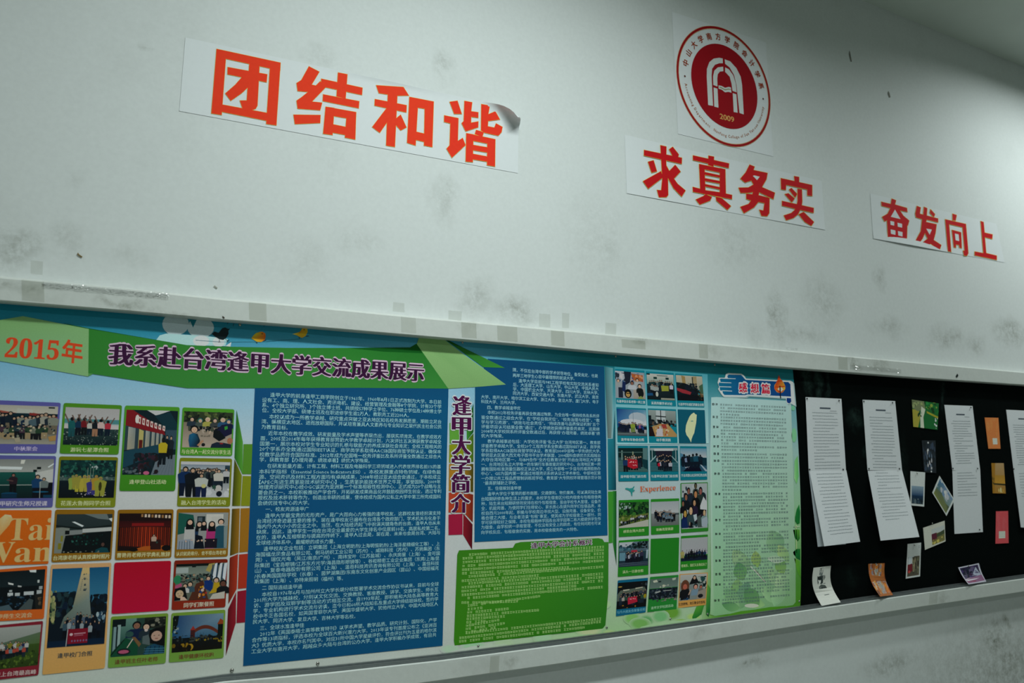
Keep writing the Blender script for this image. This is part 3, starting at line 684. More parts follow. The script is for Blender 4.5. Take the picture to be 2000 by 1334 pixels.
def p_raincoats(a):
    a.vgrad(0, 0, 1, .5, '103c3c', '0c3434'); a.blobs(0, 0, 1, .45, 150, .035, ['14504a', '0c3034', '1c5c4c', '0a282c', '205a50', '2a6a5c', '0e4440']); a.blobs(.5, .1, .7, .25, 8, .02, ['8aa09c'])
    a.rect(0, .45, 1, .56, '3a5450'); a.blobs(0, .4, 1, .56, 40, .025, ['4a605a', '283c3c', '5a706a']); a.vgrad(0, .54, 1, 1, '0c2028', '06161e')
    for i, (x, y, h, c) in enumerate(((.24, .78, .38, '8aa848'), (.36, .84, .42, 'a8a834'), (.45, .84, .44, 'a4a03c'), (.30, .76, .38, '9a9c40'), (.52, .82, .42, '9a983c'), (.58, .92, .42, '3a3a80'), (.66, .8, .4, 'a08a30'), (.74, .96, .52, '98a240'))):
        a.person(x, y, h, c, c, hair=c, skin='7a6a50', w=1.3)
    a.ell(.74, .7, .03, .13, '3a3c18', 8); a.blobs(.25, .86, .85, .97, 12, .012, ['a8aca8']); 
    for x in (.5, .55, .6): a.line(x, .2, x, .5, .006, '7a9080')
def p_station(a):
    a.rect(0, 0, 1, 1, '0a2830'); a.poly([(.4, 0), (.85, .0), (.58, .08)], 'a0acaa'); a.poly([(.55, .08), (.85, .02), (1, .2), (1, .4), (.8, .3)], '123c46'); a.poly([(0, 0), (.12, 0), (.75, .3), (.78, .38), (0, .24)], '7a1820')
    a.poly([(0, .24), (.75, .38), (.75, .62), (0, .62)], '2a4048')
    for (u0, u1) in ((.06, .2), (.4, .48), (.52, .58), (.61, .66), (.69, .73)):
        a.poly([(u0, .25+.16*u0), (u1, .25+.16*u1), (u1, .62-.12*u1), (u0, .62-.08*u0)], ['8a948c', '6a7a78', '788274', '90927a'])
    a.poly([(.27, .29), (.36, .32), (.36, .58), (.27, .6)], 'a0a060'); a.poly([(.28, .46), (.35, .46), (.35, .58), (.28, .6)], '5a1c18')
    a.poly([(0, .64), (.7, .52), (.7, .66), (0, .9)], '1c4c5c'); a.poly([(.55, 1), (.62, .8), (.85, .7), (1, .68), (1, 1)], '5a6c74'); a.poly([(.78, .3), (1, .3), (1, .6), (.8, .6)], '304c5a')
    for i in range(6): a.line(.6+.07*i, 1, .8+.03*i, .75, .004, '3a5058')
    a.blobs(.2, .66, .7, .98, 60, .05, ['1c1418', '101a1e', '2c1c28', '401a24', '142630'], 1.0); a.blobs(0, .88, .35, .99, 16, .05, ['4a5c60', '284048', '7a8480'], .6)
    a.ell(.46, .97, .06, .03, 'a85a78', 10); a.person(.9, .75, .36, '18242c', '0c141a'); a.person(.82, .72, .34, '101c24', '081016')
    a.person(.75, .84, .42, 'b4a824', '0c1820', hair='0a0e10', skin='141412', w=1.25); a.ell(.22, .14, .04, .07, 'c0b8b0', 8)
    t = 0
    for i in range(7): a.poly([(.24+.08*i, .1+.022*i), (.29+.08*i, .11+.022*i), (.29+.08*i, .22+.017*i), (.24+.08*i, .2+.017*i)], 'b4aca4')
    for i in range(7): a.poly([(.255+.08*i, .13+.022*i), (.275+.08*i, .13+.022*i), (.275+.08*i, .19+.017*i), (.255+.08*i, .18+.017*i)], '7a1820')
def p_picnic(a):
    a.rect(0, 0, 1, 1, '8a8470'); a.rect(0, 0, 1, .3, '2c3c24'); a.blobs(0, 0, 1, .28, 70, .04, ['20301c', '44582c', '161e18', '5a6a3a', '0e1812']); a.vgrad(0, .3, 1, 1, '6a6656', '948e80'); a.blobs(.3, .45, .8, .7, 16, .04, ['7a7462', '8e8a7c', '5e5c50'])
    for (x, y, b, h) in ((.17, .22, '243440', '0c1a24'), (.34, .25, '3a4a44', '2c8078'), (.49, .22, 'a0a450', 'b0a888'), (.64, .24, '303838', '24303a'), (.80, .22, '2c5a80', 'a09880'), (.92, .26, '184a70', '1c5a84')):
        a.head(x, y, .045, hair=h, body=b, bw=2.6)
    a.blobs(.1, .4, .9, .56, 40, .04, ['101820', '1c2a30', '3a4438', '0a1014']); a.poly([(.78, .35), (1, .32), (1, .6), (.85, .7), (.68, .55)], '181a3c'); a.poly([(.84, .4), (.9, .38), (.91, .46), (.85, .5)], '3aa840')
    a.blobs(.5, .48, .68, .62, 9, .03, ['9a907c']); a.poly([(.62, .5), (.75, .52), (.88, .72), (.75, .82), (.62, .7)], '0c1418')
    a.poly([(.13, .65), (.2, .6), (.3, .62), (.36, .8), (.34, .99), (.15, .99), (.12, .8)], ['1c6a94', '20749c', '10202c', '0c141a', '141c24', '1c5a80', '1c6a94']); a.head(.23, .5, .075, body=None); a.line(.32, .95, .42, .8, .05, '9a7a5c'); a.ell(.43, .92, .04, .05, '101418', 8)
    a.poly([(.6, .9), (.7, .84), (.85, .86), (1, .9), (1, 1), (.58, 1)], '18283a'); a.ell(.97, .8, .06, .09, '9a6a4c', 10); a.ell(.8, .88, .04, .02, '8c2424', 8)
def p_crowdwhite(a):
    a.vgrad(0, 0, 1, .25, '5a7080', '90a0a4'); a.rect(0, 0, 1, .08, 'a0aaaa'); a.rect(.9, .1, 1, .5, '28404c'); a.vgrad(0, .22, 1, 1, '3c4c54', 'a0acac'); a.blobs(.0, .75, 1, 1, 20, .08, ['a8b4b4', 'b0b8b4', '98a4a4'])
    a.crowd(.3, .8, .6, .6, 11, .42, ['101c24', '24343c', '0c141a', '6a7474', '1a2830']); a.crowd(.34, .75, .72, .7, 9, .46, ['18242c', '7a8684', '0e161c', '34423e'])
    a.person(.1, .96, .82, '10386a', '0c1c34', w=1.1); a.person(.25, .99, .82, '0c161e', '0a1218', w=1.2); a.person(.78, .8, .6, 'a0a69a', '142430', w=1.1); a.person(.93, .6, .42, '98a0a0', '0c1820')
    a.person(.43, .99, .66, '98a49c', '14244a', w=1.25); a.ell(.48, .68, .05, .06, 'b4b878', 8); a.ell(.78, .75, .07, .1, '9aa09a', 10); a.ell(.8, .9, .06, .08, '0c1824', 10); a.rect(.66, .66, .73, .76, '2a5040')
def p_board(a):
    a.vgrad(0, 0, 1, .5, '283638', '1c2a2a'); a.poly([(.5, 0), (.9, 0), (.95, .15), (.75, .12)], '5a6a68'); a.poly([(0, .35), (.25, .32), (.22, 1), (0, 1)], '68746c'); a.poly([(.28, .2), (.33, .19), (.5, .3), (.47, .33)], 'c4d0cc')
    a.poly([(.94, .12), (1, .1), (1, .2), (.97, .17)], 'c0ccc8'); a.poly([(0, .28), (.5, .36), (1, .28), (1, .31), (.5, .4), (0, .32)], '0e1818'); a.poly([(.48, .38), (1, .34), (1, .44), (.48, .48)], '98a4a0'); a.poly([(.2, .42), (.48, .4), (.48, .52), (.2, .54)], '6a7674')
    a.rect(.17, .42, .25, .52, '0a1012'); a.poly([(.18, .55), (1, .44), (1, 1), (.13, 1)], '06181a'); a.blobs(.3, .52, .85, .8, 40, .02, ['0c3430', '0e4038', '2a6a5c', '0a2824']); a.rect(.1, .55, .14, .7, '8c9030'); a.rect(.06, .74, .12, .9, '8a8c28')
    a.ell(.86, .8, .06, .1, '0a1012', 10); a.ell(.86, .79, .03, .05, '4a3830', 8); a.poly([(.74, .92), (.84, .86), (.94, .88), (.98, 1), (.72, 1)], '145058'); a.blobs(.12, .95, .8, .99, 10, .02, ['a09a78', '606a60'])
def p_stage(a):
    a.rect(0, 0, 1, 1, '1a0c0c'); a.vgrad(0, .2, 1, .36, '2c0c0e', '3c1010'); a.rect(.25, .26, .86, .34, '7a1818')
    for i in range(26):
        u = .03+i*.037; k = .35+.65*math.exp(-((u-.55)/.3)**2); c = hexmix('3a1008', 'b83c18', k*(1 if i % 2 else .6)); a.rect(u, .36+abs(u-.5)*.04, u+.022, .9-abs(u-.5)*.08, c)
    a.poly([(.3, .96), (.5, .88), (.95, .86), (.98, 1), (.28, 1)], 'a8581c'); a.poly([(0, .9), (.35, .96), (.4, 1), (0, 1)], '140c0c')
    for i in range(9): a.rect(.42+i*.065, .02+.004*i, .46+i*.065, .1+.004*i, 'b0a894' if i % 3 else '8a6a40')
    a.rect(.62, .7, .82, .97, '2a1412'); a.ell(.74, .78, .02, .03, '2a4038', 8); a.person(.68, .9, .34, '9a8a78', '2a1412', w=.9); a.ell(.3, .97, .09, .05, '0c0808', 10); a.ell(.92, .93, .09, .08, '0c0808', 10)
def p_five(a):
    a.rect(0, 0, 1, 1, '7a8480'); a.poly([(0, 0), (.3, .06), (.36, .5), (.0, .6)], '1c6456'); a.rect(.38, .1, .54, .5, '1c2c30'); a.rect(.4, .13, .48, .3, '4a5a60'); a.rect(.56, .04, .9, .6, 'a8b0a8')
    for i in range(7): a.line(.68+.03*i, .1, .68+.03*i, .5, .006, '8a928c')
    for (x, y, r, b) in ((.43, .32, .055, '1c3c60'), (.52, .3, .045, '7a8480'), (.24, .26, .06, '98a09c'), (.68, .32, .055, 'a43070'), (.86, .26, .058, '24586a')):
        a.poly([(x-.1, y+.14), (x-.04, y+.1), (x+.04, y+.1), (x+.1, y+.14), (x+.12, .99), (x-.12, .99)], b)
        if b != '24586a': a.poly([(x-r*1.2, y-r*.5), (x+r*1.2, y-r*.5), (x+r*1.4, y+.2), (x-r*1.4, y+.2)], '0a1014')
        a.head(x, y, r, skin='b8a088')
    a.poly([(.02, .75), (.3, .72), (.36, 1), (0, 1)], '7a8a94'); a.rect(.55, .72, .8, .98, '181420'); a.poly([(.36, .6), (.5, .65), (.55, .99), (.34, .99)], '0c1624')
    for i in range(5): a.line(.05+.05*i, .78, .04+.055*i, 1, .012, '405460')
    a.blobs(.15, .74, .75, .8, 8, .025, ['b09a84']); a.poly([(.92, .4), (1, .36), (1, .98), (.94, .98)], '6a8080')
def p_lecture(a):
    a.rect(0, 0, 1, 1, '0a1418'); a.vgrad(0, 0, 1, .4, '101c20', '16262a'); a.poly([(.68, 0), (.82, 0), (.82, .07), (.7, .05)], 'b8c4c0'); a.poly([(0, .18), (.04, .2), (0, .23)], 'b0bcb8')
    a.poly([(.27, .28), (.38, .32), (.38, .36), (.28, .33)], 'b4c0bc'); a.poly([(.47, .37), (.55, .39), (.54, .42), (.47, .41)], '98a4a2'); a.poly([(0, .42), (.08, .45), (.07, .47), (0, .45)], '788884')
    a.rect(.27, .55, .38, .64, 'a4b4b4'); a.rect(.42, .56, .52, .64, '98a8a8'); a.rect(.6, .54, .8, .63, 'a0b0b0'); a.rect(.86, .52, .96, .62, '94a4a4'); a.rect(.86, .26, .9, .33, 'a0b0ac'); a.rect(.3, .48, .36, .53, '90a0a0'); a.rect(.9, .42, .97, .5, '849494')
    a.blobs(0, .62, .75, 1, 90, .035, ['0c2434', '1a3c54', '0a1820', '24485c', '3a5868', '081218'], .8); a.poly([(.5, 1), (.72, .72), (.8, .76), (.78, 1)], '3c4c4c'); a.poly([(.82, .62), (1, .6), (1, 1), (.86, 1)], '181c1a'); a.blobs(.88, .7, .98, .9, 8, .03, ['3a3428', '504838']); a.poly([(0, .92), (.3, .85), (.4, 1), (0, 1)], '405860')
def p_monument(a):
    a.vgrad(0, 0, 1, .5, '1a6a98', '3c88a8'); a.rect(0, .5, 1, 1, '0c1c28'); a.blobs(0, .3, .45, .62, 90, .05, ['0c1c24', '10243a', '18343c', '0a141c', '203c40']); a.blobs(.7, .35, 1, .6, 60, .05, ['0a1820', '0c2030', '081218', '14303c']); a.blobs(0, .28, .1, .7, 24, .03, ['7a8a5a', '98a06a', '405a3c'], 1.4)
    a.poly([(.53, 0), (.65, 0), (.69, .4), (.76, .74), (.2, .76), (.26, .62), (.4, .52)], ['b4a878', 'b4a878', '6c8078', '5c6c64', '4a5c58', '566860', '607468']); a.poly([(.53, 0), (.65, 0), (.66, .08), (.51, .08)], 'b8a870')
    for (x, y) in ((.585, .08), (.59, .14), (.6, .22), (.6, .28)):
        for k in range(5): a.line(x+a.r.uniform(-.035, .03), y+a.r.uniform(-.015, .015), x+a.r.uniform(-.03, .035), y+a.r.uniform(-.015, .015), .010, '1c3c50')
    for k in range(7): a.line(.535-.004*k, .15+.022*k, .55-.004*k, .155+.022*k, .008, '3c5058')
    a.blobs(.75, .58, .98, .72, 16, .03, ['6a8c98', '8aa4a8', '28485c']); a.crowd(.3, .8, .8, .8, 9, .2, ['0a1420', '10243c', '1c1c24', '4a5c6c', '0a1014'], legs=('08101a',)); a.crowd(.25, .92, .9, .9, 9, .22, ['101c2c', '5a7078', '0c1420', '34505c', '7a8c90'], legs=('08121c',))
    a.vgrad(0, .92, 1, 1, '0c2a44', '0c2c48'); a.rect(.35, .78, .7, .97, '7c1428'); a.line(.345, .78, .33, 1, .012, '98a4a4'); a.ell(.41, .85, .03, .018, 'b0a0a4', 8); a.line(.46, .845, .66, .84, .015, 'a07884'); a.line(.46, .87, .62, .865, .01, '905868')
    for k in range(6): a.ell(.43+.05*k, .935, .015, .015, '6a5c80', 6)
def p_lunch(a):
    a.rect(0, 0, 1, 1, '505c50'); a.vgrad(0, .05, .7, .35, '5a6a60', '6c7c70'); a.rect(0, 0, .9, .07, '0a1412'); a.rect(0, .1, .25, .25, '8a9c98'); a.rect(.32, .02, .4, .1, '101818')
    a.poly([(.66, .02), (.78, 0), (.68, .25), (.6, .2)], '98904c')
    for (u0, u1) in ((.74, .8), (.84, .9), (.93, 1)): a.poly([(u0+.04, .02), (u1+.03, 0), (u1, .5), (u0, .4)], 'b0c0c4')
    for u in (.71, .81, .92): a.poly([(u+.02, .04), (u+.04, .04), (u+.02, .5), (u, .45)], '1c4468')
    a.ell(.04, .42, .08, .12, '2c9060', 12); a.blobs(.1, .28, .75, .5, 90, .03, ['0c1416', '1c2a28', '2c4440', '0a0e10', '5a5c50', '1a1414', '3c5c58', '8a7a60'])
    a.poly([(.42, .55), (.56, .48), (.68, 1), (.28, 1)], '4c2a1c'); a.blobs(.48, .6, .66, .95, 20, .03, ['a83024', 'c8a01c', '1c3c80', 'b0a490', '24508c', 'c07a20'])
    a.poly([(.58, .5), (.68, .42), (.76, .55), (.74, .8), (.6, .7)], '14408c'); a.poly([(.78, .52), (.9, .55), (.88, .8), (.68, .85), (.76, .7)], 'b49c1c'); a.head(.66, .42, .045); a.head(.82, .48, .055); a.head(.96, .58, .065, skin='5a3c30', body='101418')
    a.poly([(0, .58), (.12, .52), (.14, .6), (0, .68)], 'a04c70'); a.head(.3, .56, .05, body='34505c'); a.head(.2, .6, .045, body='a0a8a4'); a.poly([(.0, .66), (.2, .62), (.26, .95), (0, .99)], '0c1012'); a.head(.1, .8, .1, skin='a89878', hair='080c0e'); a.poly([(.12, .88), (.2, .9), (.26, .99), (.12, .99)], 'b4a08a'); a.poly([(.76, .86), (1, .8), (1, 1), (.7, 1)], 'a0a498')
def p_bus(a):
    a.rect(0, 0, 1, 1, '24443c'); a.vgrad(.1, 0, .45, .6, '5a8478', '2c5a50'); a.rect(0, 0, .25, .2, '0a1c20'); a.rect(.03, .2, .08, .9, '6a8a8c'); a.rect(.1, .15, .16, .8, '7c9c98'); a.rect(.08, .2, .11, .8, '0c2024'); a.rect(.6, 0, 1, .3, '1c241c'); a.blobs(.6, 0, 1, .25, 26, .04, ['0c1414', '3c4438', '141c18', '6a7060'])
    a.poly([(.0, .9), (.26, .5), (.5, .7), (.5, .99), (.0, .99)], '14583c'); a.line(0, .96, .24, .55, .02, '0a1c18')
    a.head(.46, .2, .075, skin='7a5c48', body='14284c', bw=3); a.poly([(.36, .3), (.5, .28), (.56, .6), (.42, .62)], '14284c'); a.head(.64, .25, .07, skin='b09c84', body='203038'); a.ell(.64, .34, .035, .04, 'a8a49c', 8); a.poly([(.58, .5), (.72, .45), (.72, .75), (.58, .7)], '4a5c5c')
    a.poly([(.7, .35), (1, .25), (1, .8), (.72, .7)], '0a0e10'); a.head(.84, .5, .13, skin='a08a78', hair='080c0e'); a.poly([(.66, .8), (.8, .72), (1, .82), (1, 1), (.6, 1)], '1c5470')
    for k in range(5): a.line(.66+.08*k, .78, .62+.09*k, 1, .012, '0c1c30')
    for k in range(3): a.line(.62, .84+.06*k, 1, .86+.06*k, .012, '4a8ca0')
    a.ell(.33, .42, .08, .08, '2c544c', 10); a.line(.3, .78, .4, .55, .02, 'a8a898'); a.ell(.24, .88, .13, .09, '141c20', 12); a.ell(.24, .88, .1, .05, 'a0506c', 12); a.poly([(.38, .5), (.44, .5), (.56, .7), (.52, .78)], '6a5434')
def p_arch(a):
    a.poly([(0, 0), (1, 0), (1, .7), (0, .7)], ['0c4c8c', '6a8c9c', '2c6c88', '1c6090']); a.poly([(0, 0), (.12, 0), (.1, .25), (.02, .4), (0, .4)], '0c1814'); a.blobs(0, 0, .12, .5, 26, .03, ['0a1410', '1c2c24', '7a9494', '0c1c18'])
    pts = [(.42+.5*t, .52-.22*math.sin(math.pi*(.15+.8*t))) for t in [i/10 for i in range(11)]]; lo = [(x, y+.1) for (x, y) in reversed(pts)]
    a.poly(pts+lo, '5a2c20'); a.rect(.36, .4, .45, .75, '3c1c1c'); a.poly([(.35, .42), (.41, .3), (.46, .42)], '8c3028'); a.rect(.9, .3, 1, .95, '0c1410'); a.poly([(.88, .3), (.94, .14), (1, .2), (1, .3)], '8c4420')
    a.vgrad(0, .62, 1, 1, '0c1418', '101008'); a.blobs(0, .56, 1, .75, 46, .035, ['0a1014', '141c20', '0c1810', '2c3430']); a.blobs(.0, .76, .4, .98, 14, .045, ['8c7418', '0c0c0a', '6c5a14', '181408']); a.blobs(.4, .66, 1, .84, 26, .02, ['8a7c20', '141008', '706418', '0c0c0c']); a.ell(.37, .88, .06, .09, 'a48820', 12); a.ell(.34, .9, .05, .09, '101008', 12)
    for x in (.2, .5, .56, .62): a.line(x, .5, x, .72, .006, '34505c')
def p_hill(a):
    a.vgrad(0, 0, 1, .55, '88948e', '707c74'); a.poly([(0, .42), (.4, .32), (1, .18), (1, .5), (0, .5)], ['4c6454', '4c6450', '50684c', '4c6c38', '40603c']); a.vgrad(0, .46, 1, 1, '3c5a24', '2c4418'); a.blobs(0, .62, 1, .98, 80, .03, ['4a6c24', '24380c', '5c7c2c', '304c1c', '1c2c10'])
    a.crowd(.02, .75, .7, .66, 12, .3, ['0c1c30', '98a09c', '24305c', '7c2420', '101c24', '8a8c30', '1c3c54', '341c2c']); a.crowd(.05, .7, .76, .72, 9, .26, ['141c28', 'a04434', '5c7c84', '0c1418', '3c5c40']); a.rect(.28, .36, .29, .5, '70804c')
def p_street(a):
    a.rect(0, 0, 1, 1, '7a8a90'); a.rect(0, 0, .3, .3, '98a4a8'); a.blobs(0, .05, .5, .4, 30, .06, ['24303a', '8a98a0', 'a0a4a4', '3c5c7c']); a.poly([(.55, .05), (.95, .1), (.95, .35), (.6, .3)], '9c5c34'); a.blobs(.55, .05, .95, .35, 14, .05, ['a85c28', '8c4c40', '344c84', 'b4845c']); a.poly([(.3, 0), (.55, 0), (.5, .4), (.35, .5)], '182030'); a.vgrad(.6, .6, 1, 1, '8a8c84', '7c7c70')
    a.head(.1, .36, .05, body='7c8888'); a.head(.75, .3, .05, body='8a9494'); a.head(.57, .42, .055, skin='7a5848', body='98a4a8', bw=3); a.rect(.1, .6, .25, .98, '1c2434'); a.poly([(.24, .4), (.35, .38), (.34, .8), (.22, .7)], '182c5c'); a.head(.82, .52, .06, body='101818'); a.ell(.42, .82, .12, .17, '0a0e10', 14); a.head(.42, .84, .09, skin='a88c4c'); a.ell(.4, .81, .035, .02, '0c0c0c', 8); a.ell(.46, .81, .03, .02, '0c0c0c', 8); a.ell(.85, .78, .1, .17, '0e1414', 12); a.poly([(.75, .95), (.85, .88), (.95, .99), (.75, .99)], '7c9450')
def p_group2(a):
    a.vgrad(0, 0, 1, .4, 'a0a8a0', '6a8c80'); a.rect(0, 0, .12, .05, '0c1414'); a.rect(.25, .12, .38, .2, '0c3c38'); a.rect(.7, .12, .82, .2, '0c3c38'); a.rect(.38, .04, .78, .08, '5c706c'); a.vgrad(0, .4, 1, 1, '182c30', '0c1c20'); a.crowd(.08, .95, .62, .62, 12, .36, ['0c1c24', '142c34', '4a6468', '101820', '1c3c3c']); a.poly([(.52, .44), (.8, .44), (.8, .64), (.54, .66)], '98a83c'); a.crowd(.1, .4, .85, .85, 5, .42, ['0c1820', '7c8c88', '141c20']); a.person(.9, .75, .42, 'a0a4b0', '0c1418'); a.poly([(.0, .76), (.2, .74), (.22, .84), (0, .86)], '1c5c8c'); a.ell(.36, .78, .05, .1, '98a498', 10); a.rect(.5, .92, 1, .99, '7c8474')
def p_redtable(a):
    a.vgrad(0, 0, 1, .55, 'a0a490', '7c8474'); a.poly([(.2, 0), (.34, .04), (.36, .4), (.24, .4)], '8c7c4c'); a.rect(.6, .04, .64, .5, '2c342c'); a.rect(.64, .02, .78, .5, '8c8460'); a.poly([(0, .28), (.3, .3), (.55, .4), (.8, .5), (.8, .8), (0, .8)], '0c1c24'); a.blobs(.05, .3, .85, .7, 60, .05, ['0a1418', '101c2c', '1c2c30', '0c1014']); a.poly([(.0, .5), (.35, .58), (.55, .66), (.5, .76), (.2, .7), (0, .6)], '8c2c34'); a.rect(0, .76, 1, 1, '0a1018'); a.blobs(.78, .6, 1, .95, 22, .04, ['5c4c30', '1c2c20', '7c6c48', '0c1410']); a.poly([(.85, .4), (1, .3), (1, .7), (.9, .7)], '3c5c44')
def p_blue_sky(a):
    a.poly([(0, 0), (1, 0), (1, .6), (0, .6)], ['1450a0', '5c98b0', 'b0b8b8', '3c7cb4']); a.ell(.7, .3, .3, .2, '90a4ac', 16); a.ell(.5, .48, .4, .12, 'a4b0b4', 16); a.line(.55, .05, .55, .6, .008, '3c5c70'); a.vgrad(0, .7, 1, .9, '1c2c34', '2c3c40'); a.crowd(.04, .98, .86, .88, 17, .34, ['0c1c3c', '1c3c7c', '24346c', '7c4c74', '101c2c', '1c4c8c', '98a4a8'], legs=('0c1424', '14203a', '8a9090')); a.person(.53, .86, .38, '8ca83c', '6a8c34', w=1.3); a.vgrad(0, .9, 1, 1, '5c6c6c', '34444c')
def p_meal(a):
    a.vgrad(0, 0, 1, .5, '7a8c88', '5c6c68'); a.rect(.28, .0, .62, .5, '98a8a8'); a.line(.45, 0, .45, .45, .03, '141c20'); a.line(.26, .22, .64, .24, .04, '101c20'); a.rect(.0, .2, .1, .6, '0c1c24'); a.blobs(0, .35, 1, .6, 50, .06, ['0a1418', '101c20', '1c2c34', '0c0e10', '4c4438']); a.poly([(.1, .62), (.45, .5), (.7, .52), (1, .9), (1, 1), (.2, 1)], 'a08450'); a.poly([(.0, .6), (.12, .62), (.22, .98), (0, .98)], '181014'); a.blobs(.25, .58, .75, .95, 30, .04, ['a0a4a4', '8c3430', 'b4a478', 'a0543c', '98a0a0', '34444c']); a.poly([(.3, .7), (.5, .68), (.5, .98), (.25, .98)], 'a0a4a8'); a.poly([(.45, .52), (.62, .52), (.66, .68), (.5, .68)], '943c34')
def p_banner1(a):
    a.rect(0, 0, 1, 1, '2c5454'); a.rect(0, 0, 1, .4, '0c2c2c'); a.rect(.84, 0, 1, .5, '4c7474'); a.rect(.1, .1, .15, .5, '5c7c74'); a.rect(0, .16, .85, .2, '3c5c58'); a.rect(.48, .15, .52, .3, '7c8c70')
    for k in range(7): a.rect(0, .55+.065*k, 1, .575+.065*k, '4c7a74')
    a.crowd(.2, .8, .82, .82, 8, .5, ['1c2c2c', '8c9494', '101c1c', '243c3c', '5c4c40']); a.crowd(.26, .75, .9, .9, 5, .5, ['101c2c', '1c3c6c', '141c1c']); a.person(.25, 1, .6, '1c3c6c', '0c1418'); a.poly([(.32, .44), (.65, .5), (.66, .82), (.52, .88), (.31, .78)], 'a81c2c'); a.blobs(.36, .55, .62, .62, 6, .03, ['c09090']); a.blobs(.38, .7, .62, .76, 6, .025, ['c8a0a0']); a.poly([(.8, .45), (1, .5), (1, .9), (.85, .8)], '10444c')
def p_stairs(a):
    a.rect(0, 0, 1, 1, '14545c'); a.rect(0, 0, 1, .1, '7a9494'); a.rect(.15, .03, .85, .12, 'a0acac'); a.rect(.2, .12, .8, .5, '1c1c2c'); a.poly([(0, .55), (.22, .3), (.22, .36), (0, .62)], '7ca0a0'); a.poly([(1, .6), (.78, .32), (.78, .37), (1, .66)], '7ca0a0'); a.poly([(0, .12), (.2, .12), (.2, .3), (0, .45)], '104044'); a.rect(.06, .05, .09, .5, '7c9898'); a.rect(.92, .05, .95, .5, '7c9898')
    for k in range(7): a.rect(0, .62+.055*k, 1, .64+.055*k, '4c8a90')
    a.crowd(.25, .76, .72, .72, 8, .42, ['0c1c2c', '7c8c90', '101824', '3c4c54']); a.crowd(.3, .76, .95, .95, 7, .45, ['101c2c', '14348c', '1c2430', '9098a0', '0c1420'], legs=('0a1020',)); a.ell(.31, .7, .05, .08, 'b01c34', 10)
def p_mount(a):
    a.vgrad(0, 0, 1, .4, '5c98b0', '98a4a4'); a.poly([(0, .3), (.4, .36), (1, .42), (1, 1), (0, 1)], '0c3c4c'); a.poly([(0, .2), (.3, .36), (0, .45)], '4c84a0'); a.poly([(0, .75), (1, .75), (1, 1), (0, 1)], '2c5c74'); a.poly([(.08, 1), (.3, .78), (.7, .76), (.8, 1)], '06102c')
    for (x, y, h, b) in ((.14, .8, .55, '101824'), (.26, .82, .5, '6c84a0'), (.34, .78, .5, '0c1424'), (.48, .86, .62, '0c3c4c'), (.62, .86, .65, '1c5c74'), (.76, .72, .45, '0c2c3c')): a.person(x, y, h, b, '0c1c2c', w=1.25, face=False)
    a.poly([(.74, .7), (.8, .72), (1, .95), (1, 1), (.94, 1)], '8ca4b0'); a.blobs(.1, .8, .4, .86, 6, .02, ['8c98a0'])
def p_forest(a):
    a.rect(0, 0, 1, 1, '1c4424'); a.blobs(0, 0, 1, .6, 130, .06, ['0c2c1c', '1c5424', '2c6c2c', '3c7c30', '0a2018', '104020']); a.blobs(.0, .02, .4, .3, 18, .03, ['8aa0a0', '6c8c80']); a.poly([(0, .6), (1, .45), (1, .75), (0, .9)], '5c7430'); a.blobs(0, .5, 1, .78, 60, .05, ['4c7424', '6c8c38', '3c5c24', '7c8c48']); a.crowd(.05, .98, .93, .68, 14, .2, ['0c1420', '34405c', '98a0a4', '141c1c', '5c6c80', '1c1c24']); a.poly([(0, .94), (1, .72), (1, 1), (0, 1)], '98a094')
def p_dock(a):
    a.vgrad(0, 0, 1, .5, '8a989c', '98a4a4'); a.vgrad(0, .48, 1, 1, '6c7878', '54605c'); a.rect(.62, .36, .72, .38, '2c4044'); a.rect(.55, .38, .75, .44, 'a0a4a0'); a.rect(.85, .52, 1, .56, '1c2c34'); a.crowd(.14, .85, .72, .8, 12, .36, ['0c1824', '141c24', '1c3444', '34241c', '4c6470', '101010', '8a8474'], legs=('0c1420', '0a1018')); a.crowd(.2, .8, .8, .88, 6, .3, ['101828', '1c2c3c', '5c7480', '0c1018'])
def p_selfie(a):
    a.rect(0, 0, 1, 1, '8c9c9c'); a.blobs(0, .02, .9, .2, 10, .03, ['98a4a4', '34444c']); a.blobs(.05, .2, .95, .98, 60, .1, ['101820', '1c2430', '0c1418', '2c2030', '142c34'])
    a.poly([(.0, .3), (.2, .3), (.2, .6), (0, .6)], '24505c')
    for (x, y, r, sk, b) in ((.55, .06, .05, '4c4c34', '34443c'), (.28, .17, .055, '7c5444', '1c2c3c'), (.74, .18, .065, '84544c', '243430'), (.18, .3, .06, '846048', '101820'), (.55, .24, .07, 'a87c50', '0c1014'), (.06, .44, .05, '7c5c44', '101014'), (.5, .43, .06, 'a88864', '241c34'), (.14, .66, .07, 'b09448', '1c1c5c'), (.36, .6, .08, 'b8a07c', '2c4448'), (.88, .66, .06, 'b09c78', '6c8c8c')): a.head(x, y, r, skin=sk, body=b, bw=2.6)
    a.poly([(.72, .5), (.85, .3), (.98, .42), (.99, .6), (.72, .58)], 'a8b4b4'); a.poly([(.45, .7), (.58, .68), (.6, .8), (.5, .85)], '9cb0b4'); a.poly([(.0, .8), (.2, .75), (.25, .98), (0, .98)], '14346c'); a.blobs(.3, .85, .7, .97, 14, .06, ['0c1014', '2c4c50', 'a08c78']); a.poly([(.78, .8), (1, .74), (1, .97), (.76, .97)], '8ca0a8'); a.poly([(.6, .75), (.74, .7), (.78, .98), (.62, .98)], '3c4c48')
